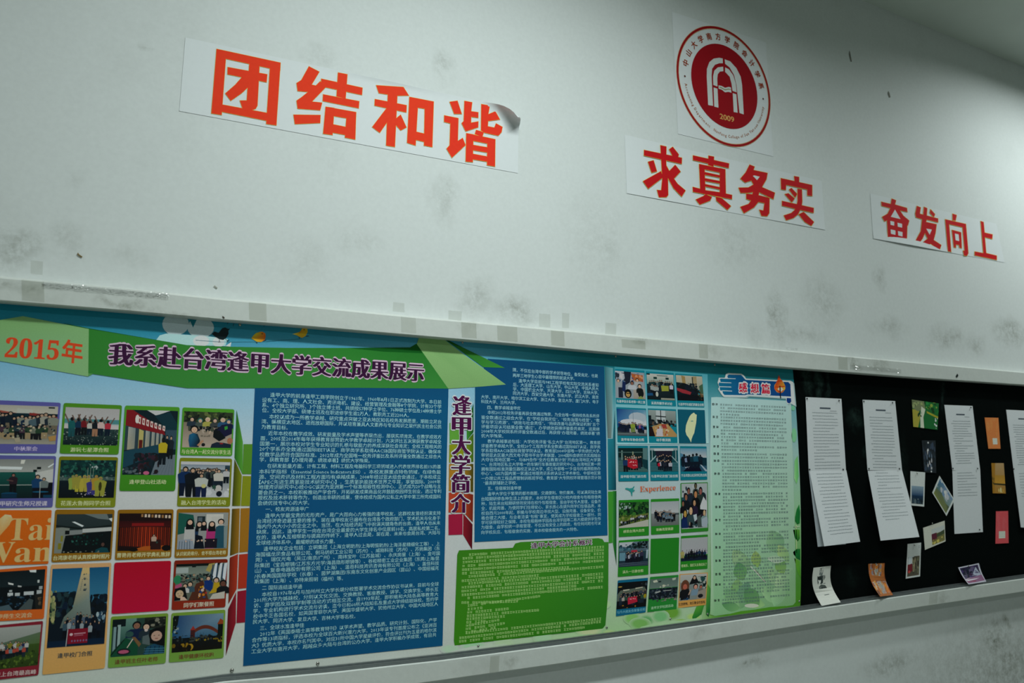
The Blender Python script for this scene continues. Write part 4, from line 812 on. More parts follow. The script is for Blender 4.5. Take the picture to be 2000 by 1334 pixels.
def p_pier(a):
    a.vgrad(0, 0, 1, .6, '5c7480', '304c58'); a.poly([(.0, 0), (.5, 0), (.3, .2), (0, .15)], '98a8ac'); a.blobs(.45, 0, 1, .28, 40, .05, ['0c1c20', '1c3438', '0a1418', '2c4c4c']); a.blobs(0, .1, .5, .35, 30, .05, ['2c5c6c', '1c404c', '4c7884']); a.rect(.3, .2, .7, .23, '0c1c1c'); a.vgrad(0, .4, 1, 1, '24444c', '14283c'); a.rect(.02, .42, .22, .75, '5c8c9c'); a.crowd(.25, .8, .82, .8, 11, .4, ['101c34', '8c949c', '1c1c24', '2c2c44', 'a04c5c', '4c6474'], legs=('0c1424', '101420')); a.rect(.42, .34, .62, .42, 'a42c3c')
    for k in range(4): a.rect(0, .84+.04*k, 1, .85+.04*k, '5c7080')
    a.poly([(.93, .35), (1, .35), (.98, .7), (.92, .7)], '8aa4ac')
def p_beach(a):
    a.vgrad(0, 0, 1, .75, '8c9898', '90989c'); a.rect(0, .8, 1, 1, '142438'); a.rect(.9, .58, 1, .6, '5c6c74'); a.person(.05, .86, .34, '98985c', '8c8c54', w=1.4); a.crowd(.14, .95, .9, .88, 8, .34, ['0c1420', '14203c', '1c3c5c', '101418', '0c1c34'], legs=('0a1018', '0c1424'), skin='2c2c30')
    for k in range(8): a.line(.2+.1*k, .6, .22+.1*k, .5, .012, '34343c')
def p_gym(a):
    a.rect(0, 0, 1, 1, '0c1214'); a.poly([(.1, .3), (.9, .22), (1, .4), (1, .7), (0, .7), (0, .45)], '4c5c50'); a.poly([(.18, .28), (.4, .27), (.4, .31), (.2, .33)], 'a0a894'); a.poly([(.6, .24), (.85, .22), (.85, .26), (.6, .29)], '98a08c'); a.ell(.08, .16, .07, .025, 'a08c3c', 10); a.blobs(.8, .05, 1, .25, 10, .03, ['34444c', '141c1c']); a.crowd(.1, .98, .7, .6, 12, .3, ['141c24', '2c2c34', '5c1c24', '0c1014', '34404c']); a.crowd(.08, .9, .88, .84, 9, .36, ['8c8c84', '141418', '2c3c44', '98989c', '1c1414', '2c4c3c']); a.poly([(.36, .6), (.66, .56), (.7, .78), (.38, .86)], 'b0243c'); a.blobs(.42, .64, .62, .68, 5, .025, ['c8a8ac']); a.ell(.94, .58, .05, .08, '98901c', 10); a.blobs(.05, .86, .8, .98, 12, .05, ['9c7424', '1c1410', '8c6c30', '0c0c10'])
def p_hall(a):
    a.vgrad(0, 0, 1, .4, '4c645c', '5c746c'); a.poly([(.1, .08), (.24, .04), (.28, .14), (.14, .16)], 'a8b4a0'); a.poly([(.78, .03), (.92, .0), (.9, .1), (.8, .12)], '98a898'); a.rect(.3, .1, .4, .16, '1c2c2c'); a.ell(.5, .32, .05, .05, 'b0bca0', 10); a.blobs(.25, .28, .8, .42, 12, .03, ['98a494', '5c7064']); a.vgrad(0, .42, 1, .85, '14242c', '101820'); a.blobs(0, .42, 1, .9, 120, .04, ['0c141c', '1c2c3c', '24343c', '0a0e14', '3c4c54', '14142c']); a.poly([(.2, .56), (.4, .52), (.4, .57), (.24, .62)], '8c9894'); a.rect(.5, .52, .78, .55, '8a9694'); a.blobs(.1, .85, 1, .98, 20, .05, ['5c645c', '6c7068', '34403c'])
def p_girls(a):
    a.rect(0, 0, 1, 1, '6c7c78'); a.vgrad(0, 0, 1, .3, '98a09c', '8c9890'); a.blobs(.6, .1, 1, .6, 24, .08, ['1c443c', '24504c', '8c9c94', '0c2424']); a.ell(.2, .45, .16, .25, '5c3c28', 14); a.head(.2, .46, .1, skin='a8604c', hair='5c3828', body='101414'); a.poly([(.45, .15), (.6, .12), (.72, .35), (.35, .4)], '0e1216'); a.head(.54, .14, .06, hair='0a0c10'); a.head(.6, .5, .08, skin='b88c78', body='6c8c9c'); a.head(.8, .52, .05, skin='a8644c', body='5c5c54'); a.poly([(.05, .6), (.35, .55), (.4, .95), (.05, .98)], '101418'); a.line(.28, .98, .42, .6, .04, 'a08c78'); a.poly([(.7, .7), (1, .6), (1, 1), (.65, 1)], '7c7c70'); a.ell(.8, .88, .1, .08, '14181c', 12); a.blobs(.15, .8, .4, .98, 8, .05, ['1c4c70', '101420'])

card([(-10, 781.3), (118.8, 786.6), (110.3, 885.3), (-14, 884.8)], '4a4e8a', z1((-50, 117), (660, 140), (628, 568), (-80, 562)), ('中秋聚会', z1((163, 617))[0], z1((425, 618))[0]), p_party, 1, '9494b4', r=.03)
card(z1((722, 98), (1383, 125), (1343, 683), (676, 671)), '4a9020', z1((745, 145), (1358, 170), (1330, 582), (710, 572)), ('游玩七星潭合照', z1((798, 628))[0], z1((1230, 633))[0]), p_jump, 2, 'a4bc88')
card(z2((85, 72), (735, 92), (680, 1085), (18, 1085)), ['4a9a28', '3c8c20'], z2((105, 122), (715, 138), (668, 897), (52, 893)), ('逢甲登山社活动', z2((137, 978))[0], z2((572, 978))[0]), p_station, 3, 'a4bc88', r=.03)
card(z2((768, 95), (1382, 118), (1355, 672), (737, 662)), '4a9a28', z2((788, 140), (1368, 160), (1340, 575), (762, 568)), ('与台湾人一起交流分享生活', z2((757, 618))[0], z2((1338, 628))[0]), p_picnic, 4, 'a4bc88')
card([(-10, 889), (109.7, 890.7), (102.6, 990.7), (-13, 992.4)], '4a5088', z1((-60, 735), (612, 735), (588, 1175), (-80, 1182)), ('甲研究生师兄授课', z1((3, 1240))[0], z1((535, 1238))[0]), p_class, 5, 'a0a4c0', ch=9.5, r=.03)
card(z1((672, 703), (1338, 712), (1305, 1280), (628, 1287)), ['808a10', '7c9020'], z1((690, 745), (1318, 748), (1288, 1172), (660, 1175)), ('花莲太鲁阁同学合照', z1((688, 1236))[0], z1((1250, 1234))[0]), p_raincoats, 6, 'b0b884', ch=9.3)
card(z2((735, 690), (1355, 702), (1330, 1268), (702, 1268)), ['808c18', '7c9018'], z2((750, 735), (1332, 745), (1315, 1160), (730, 1162)), ('融入台湾学生的活动', z2((752, 1225))[0], z2((1280, 1220))[0]), p_crowdwhite, 7, 'b0b884', ch=9.2)
card(z3((655, 92), (1358, 92), (1318, 690), (608, 718)), '7c5c10', z3((675, 148), (1332, 145), (1305, 600), (638, 612)), ('台湾康老师认真授课时照片', z3((632, 668))[0], z3((1298, 645))[0]), p_board, 8, 'b8ac80', ch=9)
card(z4((118, 90), (750, 85), (722, 635), (83, 660)), '7c5c10', z4((135, 132), (728, 130), (712, 552), (110, 558)), ('曹艳肖老师开学典礼致辞', z4((107, 608))[0], z4((708, 594))[0]), p_stage, 9, 'b8ac80', ch=9)
card(z4((788, 82), (1388, 75), (1362, 620), (758, 638)), '7c5c10', z4((805, 125), (1372, 122), (1350, 528), (785, 540)), ('认识就是缘分，舍不得台湾老师', z4((778, 592))[0], z4((1340, 575))[0]), p_five, 10, 'b8ac80', ch=8)
card([(-10, 1113), (92.7, 1104.5), (85.8, 1208.5), (-13, 1214)], 'b4581c', [(-10, 1117.8), (88.7, 1111.6), (82.5, 1189.5), (-12, 1193.5)], ('甲师生交流会', z0((-30, 165))[0], z0((418, 140))[0]), p_lecture, 11, 'c49c74', ch=9.3, r=.03)
card(z3((605, 745), (1320, 722))+z0((1365, 835), (550, 920)), ['bc8a5c', 'c08c4c'], z3((622, 795), (1295, 770))+z0((1358, 515), (610, 572)), ('逢甲校门合照', z0((750, 675))[0], z0((1200, 640))[0]), p_monument, 12, '2c3c40', ch=9.5, r=.02)
card(z4((78, 690), (722, 668), (692, 1230), (45, 1272)), ['9e0824', 'a60c32'])
card(z4((758, 665), (1362, 648), (1335, 1195), (725, 1228)), ['6a2010', '7a2412'], z4((780, 708), (1342, 688), (1325, 1095), (755, 1128)), ('同学们聚餐照', z4((865, 1175))[0], z4((1205, 1155))[0]), p_lunch, 13, 'b4a08c', ch=9.2)
card([(-10, 1222), (84.3, 1212.7), (75, 1318.7), (-14, 1329)], '6c1c28', [(-10, 1227), (80.3, 1219.7), (73.5, 1299), (-14, 1309)], ('登上台湾最高峰', z0((-70, 922))[0], z0((472, 880))[0]), p_hill, 14, 'b09490', ch=9.3, r=.03)
card(z5((125, 180), (955, 130), (915, 855), (78, 925)), ['6a9434', '64943c'], z5((150, 225), (922, 175), (895, 710), (115, 770)), ('逢甲班主任叶老师', z5((180, 840))[0], z5((800, 792))[0]), p_bus, 15, '5c3c24', ch=9)
card(z5((1000, 130), (1780, 78), (1752, 778), (960, 845)), ['6a9434', '64943c'], z5((1022, 172), (1755, 130), (1728, 642), (1000, 705)), ('逢甲健康环校跑', z5((1105, 768))[0], z5((1612, 728))[0]), p_arch, 16, '5c3c24', ch=8.5)
# orange card with the words cut by the edge of the print
q = [(-12, 996.5), (101.1, 996.2), (94.4, 1101.2), (-16, 1105)]
o = card(q, ['bc5e14', 'b4580e'], r=.02)
t = Text(D1+.0008)
t.add('Tai'.replace('T', '𝐓').replace('a', '𝐚').replace('i', '𝐢'), (16, 1034), (103.5, 1033), 44*1.28, 'c09860', res=4, mid=.34)
t.add('𝐖𝐚𝐧', (-41, 1079.5), (101, 1076.5), 41*1.28, 'c09860', res=4, mid=.34)
# the letters end at the edge of the card
la, lb_ = P(100.5, 1000, D1), P(94.5, 1100, D1)
for v in t.v:
    k = (v.z-la.z)/(lb_.z-la.z); v.x = min(v.x, la.x+(lb_.x-la.x)*k)
t.build('lettering', M_PRINT, o)
h = Art(D1+.0006); h.poly(z3((-20, 215), (60, 150), (130, 160), (150, 200), (100, 290), (0, 400), (-40, 420)), ['b8945c', 'c8a478', 'c0b098', 'bc9460', 'bc8c4c', 'b88848', 'b88848']); h.build('heart', M_PRINT, o)

CY = '9cc4c0'
cards_r = [
 ([(1201, 720.5), (1258.8, 724), (1261.7, 791.2), (1203, 789)], '0e92a4', zf(10, 1190, 700)((112, 240), (680, 285), (710, 800), (125, 770)), '与逢甲会计系老师一同上课', ((1204.5, 783.5), (1260, 786)), p_street),
 ([(1261, 725), (1315.8, 728.5), (1320.7, 794), (1264.5, 792.2)], '0e92a4', zf(10, 1190, 700)((728, 290), (1250, 325), (1280, 825), (745, 800)), '认真的做学术讨论', ((1272, 787), (1313, 789)), p_group2),
 ([(1318.4, 729.3), (1371.4, 733), (1375.8, 796.2), (1323, 794.5)], '0e92a4', zf(10, 1190, 700)((1300, 325), (1812, 355), (1850, 835), (1335, 820)), '与逢甲学长姐们的聚会合照', ((1325, 789.5), (1374.5, 791)), p_redtable),
 ([(1203.5, 795), (1262, 798), (1265, 865), (1206, 864)], '0e92a4', [(1204.5, 798.2), (1261.5, 801), (1263.8, 852), (1206.5, 850.5)], '逢甲单车协会合照', ((1213, 858.5), (1258, 859.2)), p_blue_sky),
 ([(1265, 797.5), (1320.5, 799.5), (1323.5, 865.5), (1267.5, 865)], '0e92a4', [(1266, 800.5), (1319.5, 803), (1322, 853.5), (1268, 853)], '动手做汤圆', ((1282, 859.3), (1309.5, 859.5)), p_meal),
 ([(1206.5, 870.5), (1265.5, 870.8), (1267, 939.5), (1208, 940.3)], '0e8a9c', [(1207.5, 875), (1264.5, 875), (1265.5, 922), (1208, 921.5)], '逢甲图书馆门前合照', ((1212, 931), (1262, 930.4)), p_banner1),
 ([(1269, 871), (1324, 871), (1326, 938.5), (1270.5, 939.3)], '0e8a9c', [(1269.5, 875), (1323, 875), (1324.5, 921), (1270.5, 921.5)], '与逢甲纪念馆门前合照', ((1272, 930.3), (1324, 929.8)), p_stairs),
 ([(1328, 871.2), (1380, 872), (1381.5, 936.8), (1329, 938)], '0e8a9c', [(1328.5, 875.5), (1379.5, 876), (1381, 920.5), (1330, 921)], '于台湾登山社同学们的合照', ((1330.5, 928.8), (1380.5, 928)), p_mount),
 ([(1208.5, 977), (1267.5, 975), (1267.5, 1045.5), (1208.5, 1048.8)], '268a24', [(1209, 981.5), (1267, 980), (1266.5, 1028), (1209, 1031.5)], '感受台湾大自然', ((1217.5, 1038.5), (1258.5, 1035.6)), p_forest),
 ([(1271, 975), (1326.5, 973.3), (1327, 1041), (1271.5, 1044.5)], '268a24', [(1271.5, 980.5), (1326, 978.5), (1326.2, 1025), (1272, 1028)], '哥俩湾里骑游', ((1281.5, 1035), (1315, 1032.5)), p_dock),
 ([(1329, 943.5), (1382.5, 941.8), (1383.5, 1037), (1330, 1041)], '2a8428', [(1330.8, 945), (1381.3, 943.6), (1382, 1030.5), (1331.5, 1033.5)], '', None, p_selfie),
 ([(1208.5, 1055.8), (1267.2, 1051.8), (1266.5, 1122), (1206.6, 1126.8)], '268a24', [(1209.3, 1060), (1266.8, 1056.2), (1265.8, 1104.5), (1208.2, 1108)], '溪头一日游合照', ((1216, 1117.5), (1256.5, 1114.5)), p_pier),
 ([(1330, 1047), (1382.6, 1044), (1381.8, 1110.5), (1328.7, 1114.8)], '268a24', [(1330.6, 1052), (1382.2, 1048.5), (1381.5, 1093), (1330, 1096.8)], '很欢乐，我们又去海边玩了', ((1330.8, 1105.5), (1380.5, 1101.8)), p_beach),
 ([(1206.6, 1133.7), (1265.8, 1128.4), (1260.9, 1196), (1203, 1203.8)], '107498', [(1207.3, 1138.5), (1265, 1134), (1261.8, 1184.5), (1203.8, 1190.5)], '与外大校友会聚餐合照', ((1205, 1196.5), (1260, 1190)), p_gym),
 ([(1269.7, 1127), (1325.2, 1122.7), (1321.3, 1189.6), (1264.3, 1195.8)], '248a34', [(1270, 1131.5), (1325, 1127.3), (1322, 1172.5), (1266, 1178)], '逢甲文学社团活动', ((1271.5, 1188), (1315, 1182.5)), p_hall),
 ([(1327, 1121.4), (1382.7, 1118.2), (1378.7, 1181.3), (1324.5, 1187.7)], 'b48844', [(1328.8, 1123), (1381, 1119.8), (1378, 1168.5), (1326.5, 1174)], '北京烤鸭，欢乐聚会吃饭啦', ((1325.5, 1180.8), (1377, 1175.5)), p_girls)]
for k, (q, col, ph, cap, seg, fn) in enumerate(cards_r):
    cc = CY if k < 8 else ('a0c488' if k < 13 else ('60a8b8' if k == 13 else ('88c090' if k == 14 else '3c3424')))
    card(q, col, ph, (cap, seg[0], seg[1]) if seg else None, fn, 40+k, cc, ch=5.6, r=.02)
card([(1271, 1052.5), (1326.6, 1049.8), (1325, 1116.3), (1269.7, 1120.7)], '228424', r=.01)
o = card([(1323.5, 799.5), (1376.5, 801), (1379, 866), (1326, 866)], '086880', r=.02)
m7 = zf(4.651, 1170, 680); mp = Art(D1+.0006)
mp.poly(m7((862, 585), (875, 600), (888, 605), (885, 640), (882, 680), (872, 730), (865, 770), (850, 800), (840, 830), (836, 858), (828, 840), (815, 815), (795, 790), (785, 755), (790, 700), (805, 660), (822, 620), (838, 600)), 'b8bc8c'); mp.ell(1170+845/4.651, 680+663/4.651, 2.6, 1, '4c8078', 8); mp.ell(1170+825/4.651, 680+662/4.651, .7, .5, 'c04030', 6)
mp.build('island_map', M_PRINT, o)
# plane and word
pl = Art(D1+.0004); a10 = zf(10, 1190, 940)
pl.poly(a10((308, 138), (345, 128), (400, 140), (450, 130), (488, 90), (492, 110), (470, 148), (475, 165), (495, 165), (498, 180), (478, 190), (488, 208), (465, 200), (455, 215), (448, 295), (432, 275), (420, 215), (400, 190), (345, 165), (318, 158)), '2c9490'); pl.build('plane_emblem', M_PRINT, poster)
t = Text(D1+.0012); word = ''.join(chr(0x1D400+ord(c)-65) if c.isupper() else chr(0x1D41A+ord(c)-97) for c in 'Experience')
t.add(word, (1250, 956.5), (1319.8, 953), 13.5, 'c85c34', res=3, mid=.25); t.build('lettering', M_PRINT, poster)['label'] = 'orange red word Experience'

# hand shaped heading and the comments panel
cp = Art(D1+.0004); sc5 = zf(9.53, 1380, 720)
ptsP = [(1389, 776), (1400, 775.5), (1538, 783), (1545, 787), (1550, 950), (1554, 1100), (1554, 1176), (1549, 1182), (1396, 1203), (1387, 1200), (1389, 1120), (1387, 900)]
cp.poly(ptsP, ['8cb4b4', '90b4b4', '8cb0ac', '8caca4', '86ac98', '74a478', '6c9c6c', '6ca46c', '74aa78', '7cac7c', '90b098', '94b0a8'])
def leaf(a, x, y, L, w, ang, c0, c1):
    ca, sa = math.cos(ang), math.sin(ang); pts = []; cols_ = []
    for k in range(13):
        t = k/12; pts.append((t, w*math.sin(math.pi*t)**.8)); cols_.append(hexmix(c0, c1, t))
    for k in range(11, 0, -1):
        t = k/12; pts.append((t, -w*.85*math.sin(math.pi*t)**.8)); cols_.append(hexmix(hexmix(c0, c1, t), '4c7c5c', .25))
    a.poly([(x+L*(u*ca-v*sa), y+L*(u*sa+v*ca)*1.1) for u, v in pts], cols_)
for q in ((1432, 1074, 42, .36, .9, '84a878', '5e9468'), (1468, 1112, 46, .34, -2.6, '6c9c70', '84a87c'), (1475, 1076, 30, .36, 1.4, '90b060', '7ca85c'), (1505, 1036, 46, .42, 1.1, '78a47c', '6c9c74'),
          (1440, 1130, 46, .34, 1.5, '7cac68', '5c9464'), (1462, 1136, 52, .3, 1.9, '5c8c70', '6ca06c'), (1500, 1112, 46, .32, .7, '8cb080', '74a07c'), (1520, 1064, 38, .3, 1.0, '94b474', '7cac74'), (1486, 1150, 50, .32, .35, '88b484', '74a878'),
          (1416, 1150, 44, .34, .9, '6ca474', '80b078'), (1548, 1110, 46, .3, 2.4, '7ca880', '94b88c'), (1530, 1140, 44, .34, 2.0, '88ac84', '80b484'), (1452, 1168, 44, .26, .3, '74ac68', '88b878'), (1410, 1180, 36, .26, .2, '508c54', '6ca468'), (1442, 1098, 34, .42, 1.3, '508c58', '6ca060'), (1455, 1150, 40, .4, .8, '4c8454', '64985c'), (1520, 1090, 30, .4, 1.2, '5c9450', '80ac60'), (1498, 1090, 36, .2, .1, 'a0bca0', '90b494')):
    leaf(cp, *q)
cp.line(1466, 1106, 1496, 1138, 2.0, 'a0b8a0'); cp.line(1475, 1112, 1494, 1136, .8, '705c4c'); cp.ell(1468, 1183, 14, 4, 'a8c8a0', 14)
op = cp.build('comments_panel', M_PRINT, poster)
tx = Art(D1+.0006); rr = random.Random(11)
names = [789.7, 814.5, 834, 853, 872, 886.5, 900, 925.5, 965, 990.5, 1016, 1043, 1069.5, 1095.5, 1121.8, 1142, 1173]
for i, ny in enumerate(names):
    end = names[i+1] if i+1 < len(names) else 1190
    sl = .042-(.117)*(ny-789)/(1173-789); x0 = 1391.5+min(6, (ny-789)*.03)-(2 if ny > 1160 else 0)
    y = ny; k = 0
    marks(tx, x0-.5, y-.2, x0+13, y-.2+sl*13, 4.4, '141c20', rr, 4.7, 0)
    marks(tx, x0, y-.1, x0+13, y-.1+sl*13, 3.4, '141c20', rr, 4.7, 0)
    while y < end-5 or k == 0:
        s = sl-.0003*(y-ny); xl = x0+15+(k and 0); xr = 1536+(y-789)*.02
        last = y+6.3 >= end-5
        if last: xr = xl+(xr-xl)*rr.choice([.3, .55, .75, .95])
        marks(tx, xl, y+sl*15, xr, y+sl*(xr-x0), 3.3, '4c6464', rr, 4.9, .07); y += 6.3; k += 1
tx.build('lettering', M_PRINT, op)
hd = Art(D1+.0009)
out = [(205, 260), (230, 170), (340, 170), (360, 100), (400, 82), (650, 95), (690, 120), (730, 185), (1560, 225), (1610, 250), (1650, 690), (1560, 640), (1500, 660), (1480, 600), (1480, 545), (770, 500), (730, 525), (310, 520), (270, 470), (215, 380), (235, 340)]
hd.poly([(x+30, y+18) for (x, y) in []] or sc5(*[(x+22, y+22) for (x, y) in out]), '7c9c9c'); hd.poly(sc5(*out), 'a8bcc4')
blue = [(385, 140), (410, 112), (640, 118), (672, 145), (725, 208), (1520, 250), (1560, 290), (1572, 520), (760, 480), (720, 495), (330, 490), (300, 450), (300, 425), (250, 400), (245, 350), (222, 290), (235, 258), (262, 240), (248, 200), (270, 180), (400, 185)]
hd.poly(sc5(*blue), ['1074a8', '0c6ca0', '0c68a0', '0868a0', '0864a4', '0458a0', '0450a0', '0450a0', '0868a8', '0c70a8', '1078a8', '1080a8', '1080a8', '1080a8', '1080a8', '1080a8', '1080a8', '1080a8', '107ca8', '107ca8', '1078a8'])
hd.poly(sc5((1492, 545), (1570, 550), (1578, 610), (1550, 645), (1510, 640), (1490, 600)), '04489c')
for (x0, y0, x1, y1) in ((260, 180, 540, 188), (245, 255, 460, 265), (235, 335, 460, 342), (280, 410, 475, 418)): p, q2 = sc5((x0, y0), (x1, y1)); hd.line(p[0], p[1], q2[0], q2[1], 1.3, 'a0bcc8')
for (y0, y1, c) in ((130, 470, 'd08428'),):
    hd.poly(sc5((1345, 120), (1375, 190), (1430, 250), (1465, 320), (1465, 380), (1420, 440), (1370, 455), (1310, 440), (1262, 380), (1262, 310), (1310, 240)), ['b03018', 'c84820', 'd88c30', 'c84818', 'd8a030', 'd07828', 'c84418', 'd89c38', 'c84c18', 'd09830', 'c84418'])
for (x0, y0, x1, y1) in ((1275, 345, 1455, 330), (1300, 240, 1410, 225), (1330, 430, 1430, 410)): p, q2 = sc5((x0, y0), (x1, y1)); hd.line(p[0], p[1], q2[0], q2[1], 2.2, 'b03c10')
hd.poly(sc5((1320, 385), (1350, 350), (1400, 350), (1430, 390), (1390, 430)), 'a0a090')
p, q2 = sc5((1365, 320), (1378, 555)); hd.line(p[0], p[1], q2[0], q2[1], 2.2, '0c1820')
hb = hd.build('hand_heading', M_PRINT, poster)
t = Text(D1+.0013)
for ch, x, y in zip('感想篇', (1451.5, 1474, 1495.5), (757, 758.3, 759.5)):
    t.add(ch, (x-8.3, y), (x+8.3, y+.6), 21, 'a8bcc4', shifts=[(a*1.3, b*1.3) for a, b in HALO]); t.add(ch, (x-7.5, y), (x+7.5, y+.6), 18.5, 'b0203c', shifts=BOLDX, lift=.0004)
t.build('lettering', M_PRINT, hb)

lf = Art(D1+.0004); lf.poly([(1552, 900), (1558, 890), (1560, 930), (1556, 945), (1551, 935)], ['70b878', '60a860', '5cb070', '68b868', '88c088']); lf.build('leaf_print', M_PRINT, poster)
lf = Art(D1+.0004); lf.ell(1551, 850, 5, 14, '6cb484', 14); lf.build('leaf_print', M_PRINT, poster)
lf = Art(D1+.0004); lf.ell(1549, 797, 4, 5, '64b08c', 10); lf.build('leaf_print', M_PRINT, poster)
lf = Art(D1+.0004); lf.poly([(1553, 1010), (1556, 995), (1561, 985), (1563, 1000), (1562, 1022), (1557, 1024), (1553, 1018)], ['1c7c34', '1c8438', '2c9440', '147034', '1c7c34', '1c8034', '0c6830']); lf.build('leaf_print', M_PRINT, poster)
lf = Art(D1+.0004); lf.poly([(1549, 1035), (1556, 1034), (1562, 1035), (1562, 1052), (1558, 1057), (1552, 1050)], ['348c34', '4ca034', '5ca834', '1c7828', '107028', '1c7830']); lf.build('leaf_print', M_PRINT, poster)
lf = Art(D1+.0004); lf.poly([(1549, 1078), (1556, 1072), (1563, 1072), (1563, 1094), (1556, 1090), (1550, 1083)], ['1c8038', '2c8c34', '1c8034', '0c6c30', '187834', '2c8c3c']); lf.build('leaf_print', M_PRINT, poster)
lf = Art(D1+.0004); lf.poly([(1551, 1090), (1562, 1096), (1564, 1130), (1558, 1118)], ['64a838', '58a834', '489c2c', '5cb034']); lf.build('leaf_print', M_PRINT, poster)
lf = Art(D1+.0004); lf.line(1550, 1030, 1562, 1028, 1.2, 'a0b898'); lf.build('leaf_print', M_PRINT, poster)
lf = Art(D1+.0004); lf.line(1555, 1025, 1556, 1080, 1.2, 'a0b888'); lf.build('leaf_print', M_PRINT, poster)
lf = Art(D1+.0004); lf.poly([(1440, 1200), (1470, 1192), (1500, 1190), (1490, 1196), (1455, 1202)], '1c7828'); lf.build('leaf_print', M_PRINT, poster)
lf = Art(D1+.0004); lf.poly([(1395, 1206), (1420, 1203), (1440, 1203), (1400, 1211)], '5cb040'); lf.build('leaf_print', M_PRINT, poster)

# ------------------------------------------------------------------ screws
def dome(name, c, r, material, label, cat, group, h=.6):
    vs = []; fs = []; n = 10
    for j in range(4):
        ph = math.pi/2*j/3.0
        for i in range(n):
            a = 2*math.pi*i/n; rr_ = r*math.cos(ph)
            vs.append(c+Vector((rr_*math.cos(a), -h*r*math.sin(ph)-(.0004 if j else 0), rr_*math.sin(a))))
    for j in range(3):
        for i in range(n):
            a = j*n+i; b = j*n+(i+1) % n; fs.append((a, b, b+n, a+n))
    o = bpy.data.objects.new(name, None)
    me_o = link_mesh(name, vs, fs, material, None, smooth=True); bpy.data.objects.remove(o)
    return tag(me_o, label, cat, group)
SCR = [(453, 1309, 'foot of the poster right of the green framed photos'), (620.5, 1296, 'foot of the poster below the large blue text panel'), (934, 1261.5, 'foot of the poster left under the green text panel'),
       (1185, 1225.5, 'lower right corner of the green text panel'), (1309, 1208.5, 'foot of the poster below the three column photo grid'), (1382, 1199, 'foot of the poster beside the comments panel'),
       (468.5, 634.5, 'top of the poster between the black and orange birds'), (903.5, 669, 'top of the poster right of the green arrow tip'), (1202.5, 696, 'top of the poster above the upper left small photo'), (1396, 712.5, 'top of the poster above the hand shaped heading'), (1561, 1174, 'lower right corner of the poster by the black felt')]
for i, (x, y, w) in enumerate(SCR):
    base = P(x, y, DS+.001)
    dome('screw', base, .0055 if i < 2 else .0042, M_METAL, 'domed metal screw at the '+w, 'screw', 'screws along the poster edges')

# ------------------------------------------------------------------ papers and cards on the felt
DP = DB+.003
def sheet_fn(q, curl, top_d=DP):
    """paper hung by its top edge: image quad, foot swinging away from the wall where curl is set"""
    TL, TR, BR, BL = q
    def fn(px, py, u, v, d):
        base = d-DP
        pl_ = P(px, py, top_d+base)
        if not curl: return pl_
        tx_ = TL[0]+(TR[0]-TL[0])*u; ty_ = TL[1]+(TR[1]-TL[1])*u
        X = P(tx_, ty_, top_d).x+ (P(tx_, ty_, top_d).x-P(tx_, ty_, top_d).x)
        full = PX(px, py, X)
        dd = max(top_d, WALL_Y-full.y)
        return P(px, py, dd+base)
    return fn
def paper(q, label, cat, group, curl=0, up=0.0, name='printed_page', material=None, col='94a4a4', draw=None, n=10, seed=1, bow=None, thick=.0006):
    q = list(q); fn = sheet_fn(q, curl, DP+up)
    def bi(u, v):
        (ax, ay), (bx, by), (cx, cy), (dx, dy) = q
        x = (1-v)*((1-u)*ax+u*bx)+v*((1-u)*dx+u*cx); y = (1-v)*((1-u)*ay+u*by)+v*((1-u)*dy+u*cy)
        if bow: x -= bow*math.sin(math.pi*v)
        return x, y
    def f2_(x, y, u, v, d): return fn(*bi(u, v), u, v, d)
    root = thing(name, f2_(0, 0, .5, 0, DP)+Vector((0, 0, 0)), label, cat, group)
    vs = []; fs = []; m_ = 4
    for j in range(n+1):
        for i in range(m_+1): vs.append(f2_(0, 0, i/m_, j/n, DP))
    for j in range(n):
        for i in range(m_):
            a = j*(m_+1)+i; fs.append((a, a+m_+1, a+m_+2, a+1))
    twoside(vs, fs, thick)
    o = link_mesh('sheet', vs, fs, material or M_PAPER, root, cols=[C(col)]*len(vs), smooth=True)
    if draw:
        a = Art(DP+.0004, [(0, 0), (1, 0), (1, 1), (0, 1)], seed); a.bands = n if curl else 0; a.fn = lambda x, y, u, v, d: f2_(0, 0, u, v, d); draw(a)
        a.build('print', material or M_PAPER, root)
    return root
def text_page(title, rows, u0=.17, u1=.86, v0=.15, dv=.042, col='68787a'):
    def dr(a):
        if title: a.rect(.38, .13, .68, .15, '34424a'); a.rect(.66, .17, .84, .18, '788688')
        v = v0; i = 0
        while i < rows:
            w = 1.0 if a.r.random() > .22 else a.r.uniform(.35, .9)
            u = u0+(.06 if a.r.random() < .25 else 0); e = u0+(u1-u0)*w
            a.k += 1
            while u < e:
                l = a.r.uniform(.025, .06); y = v+a.r.uniform(-.0015, .0015)
                a.poly([(u, y), (min(u+l, e), y), (min(u+l, e), y+.0085), (u, y+.0085)], col, step=False); u += l+.010
            v += dv; i += 1
    return dr
G1 = 'typed white pages pinned in pairs on the black felt'
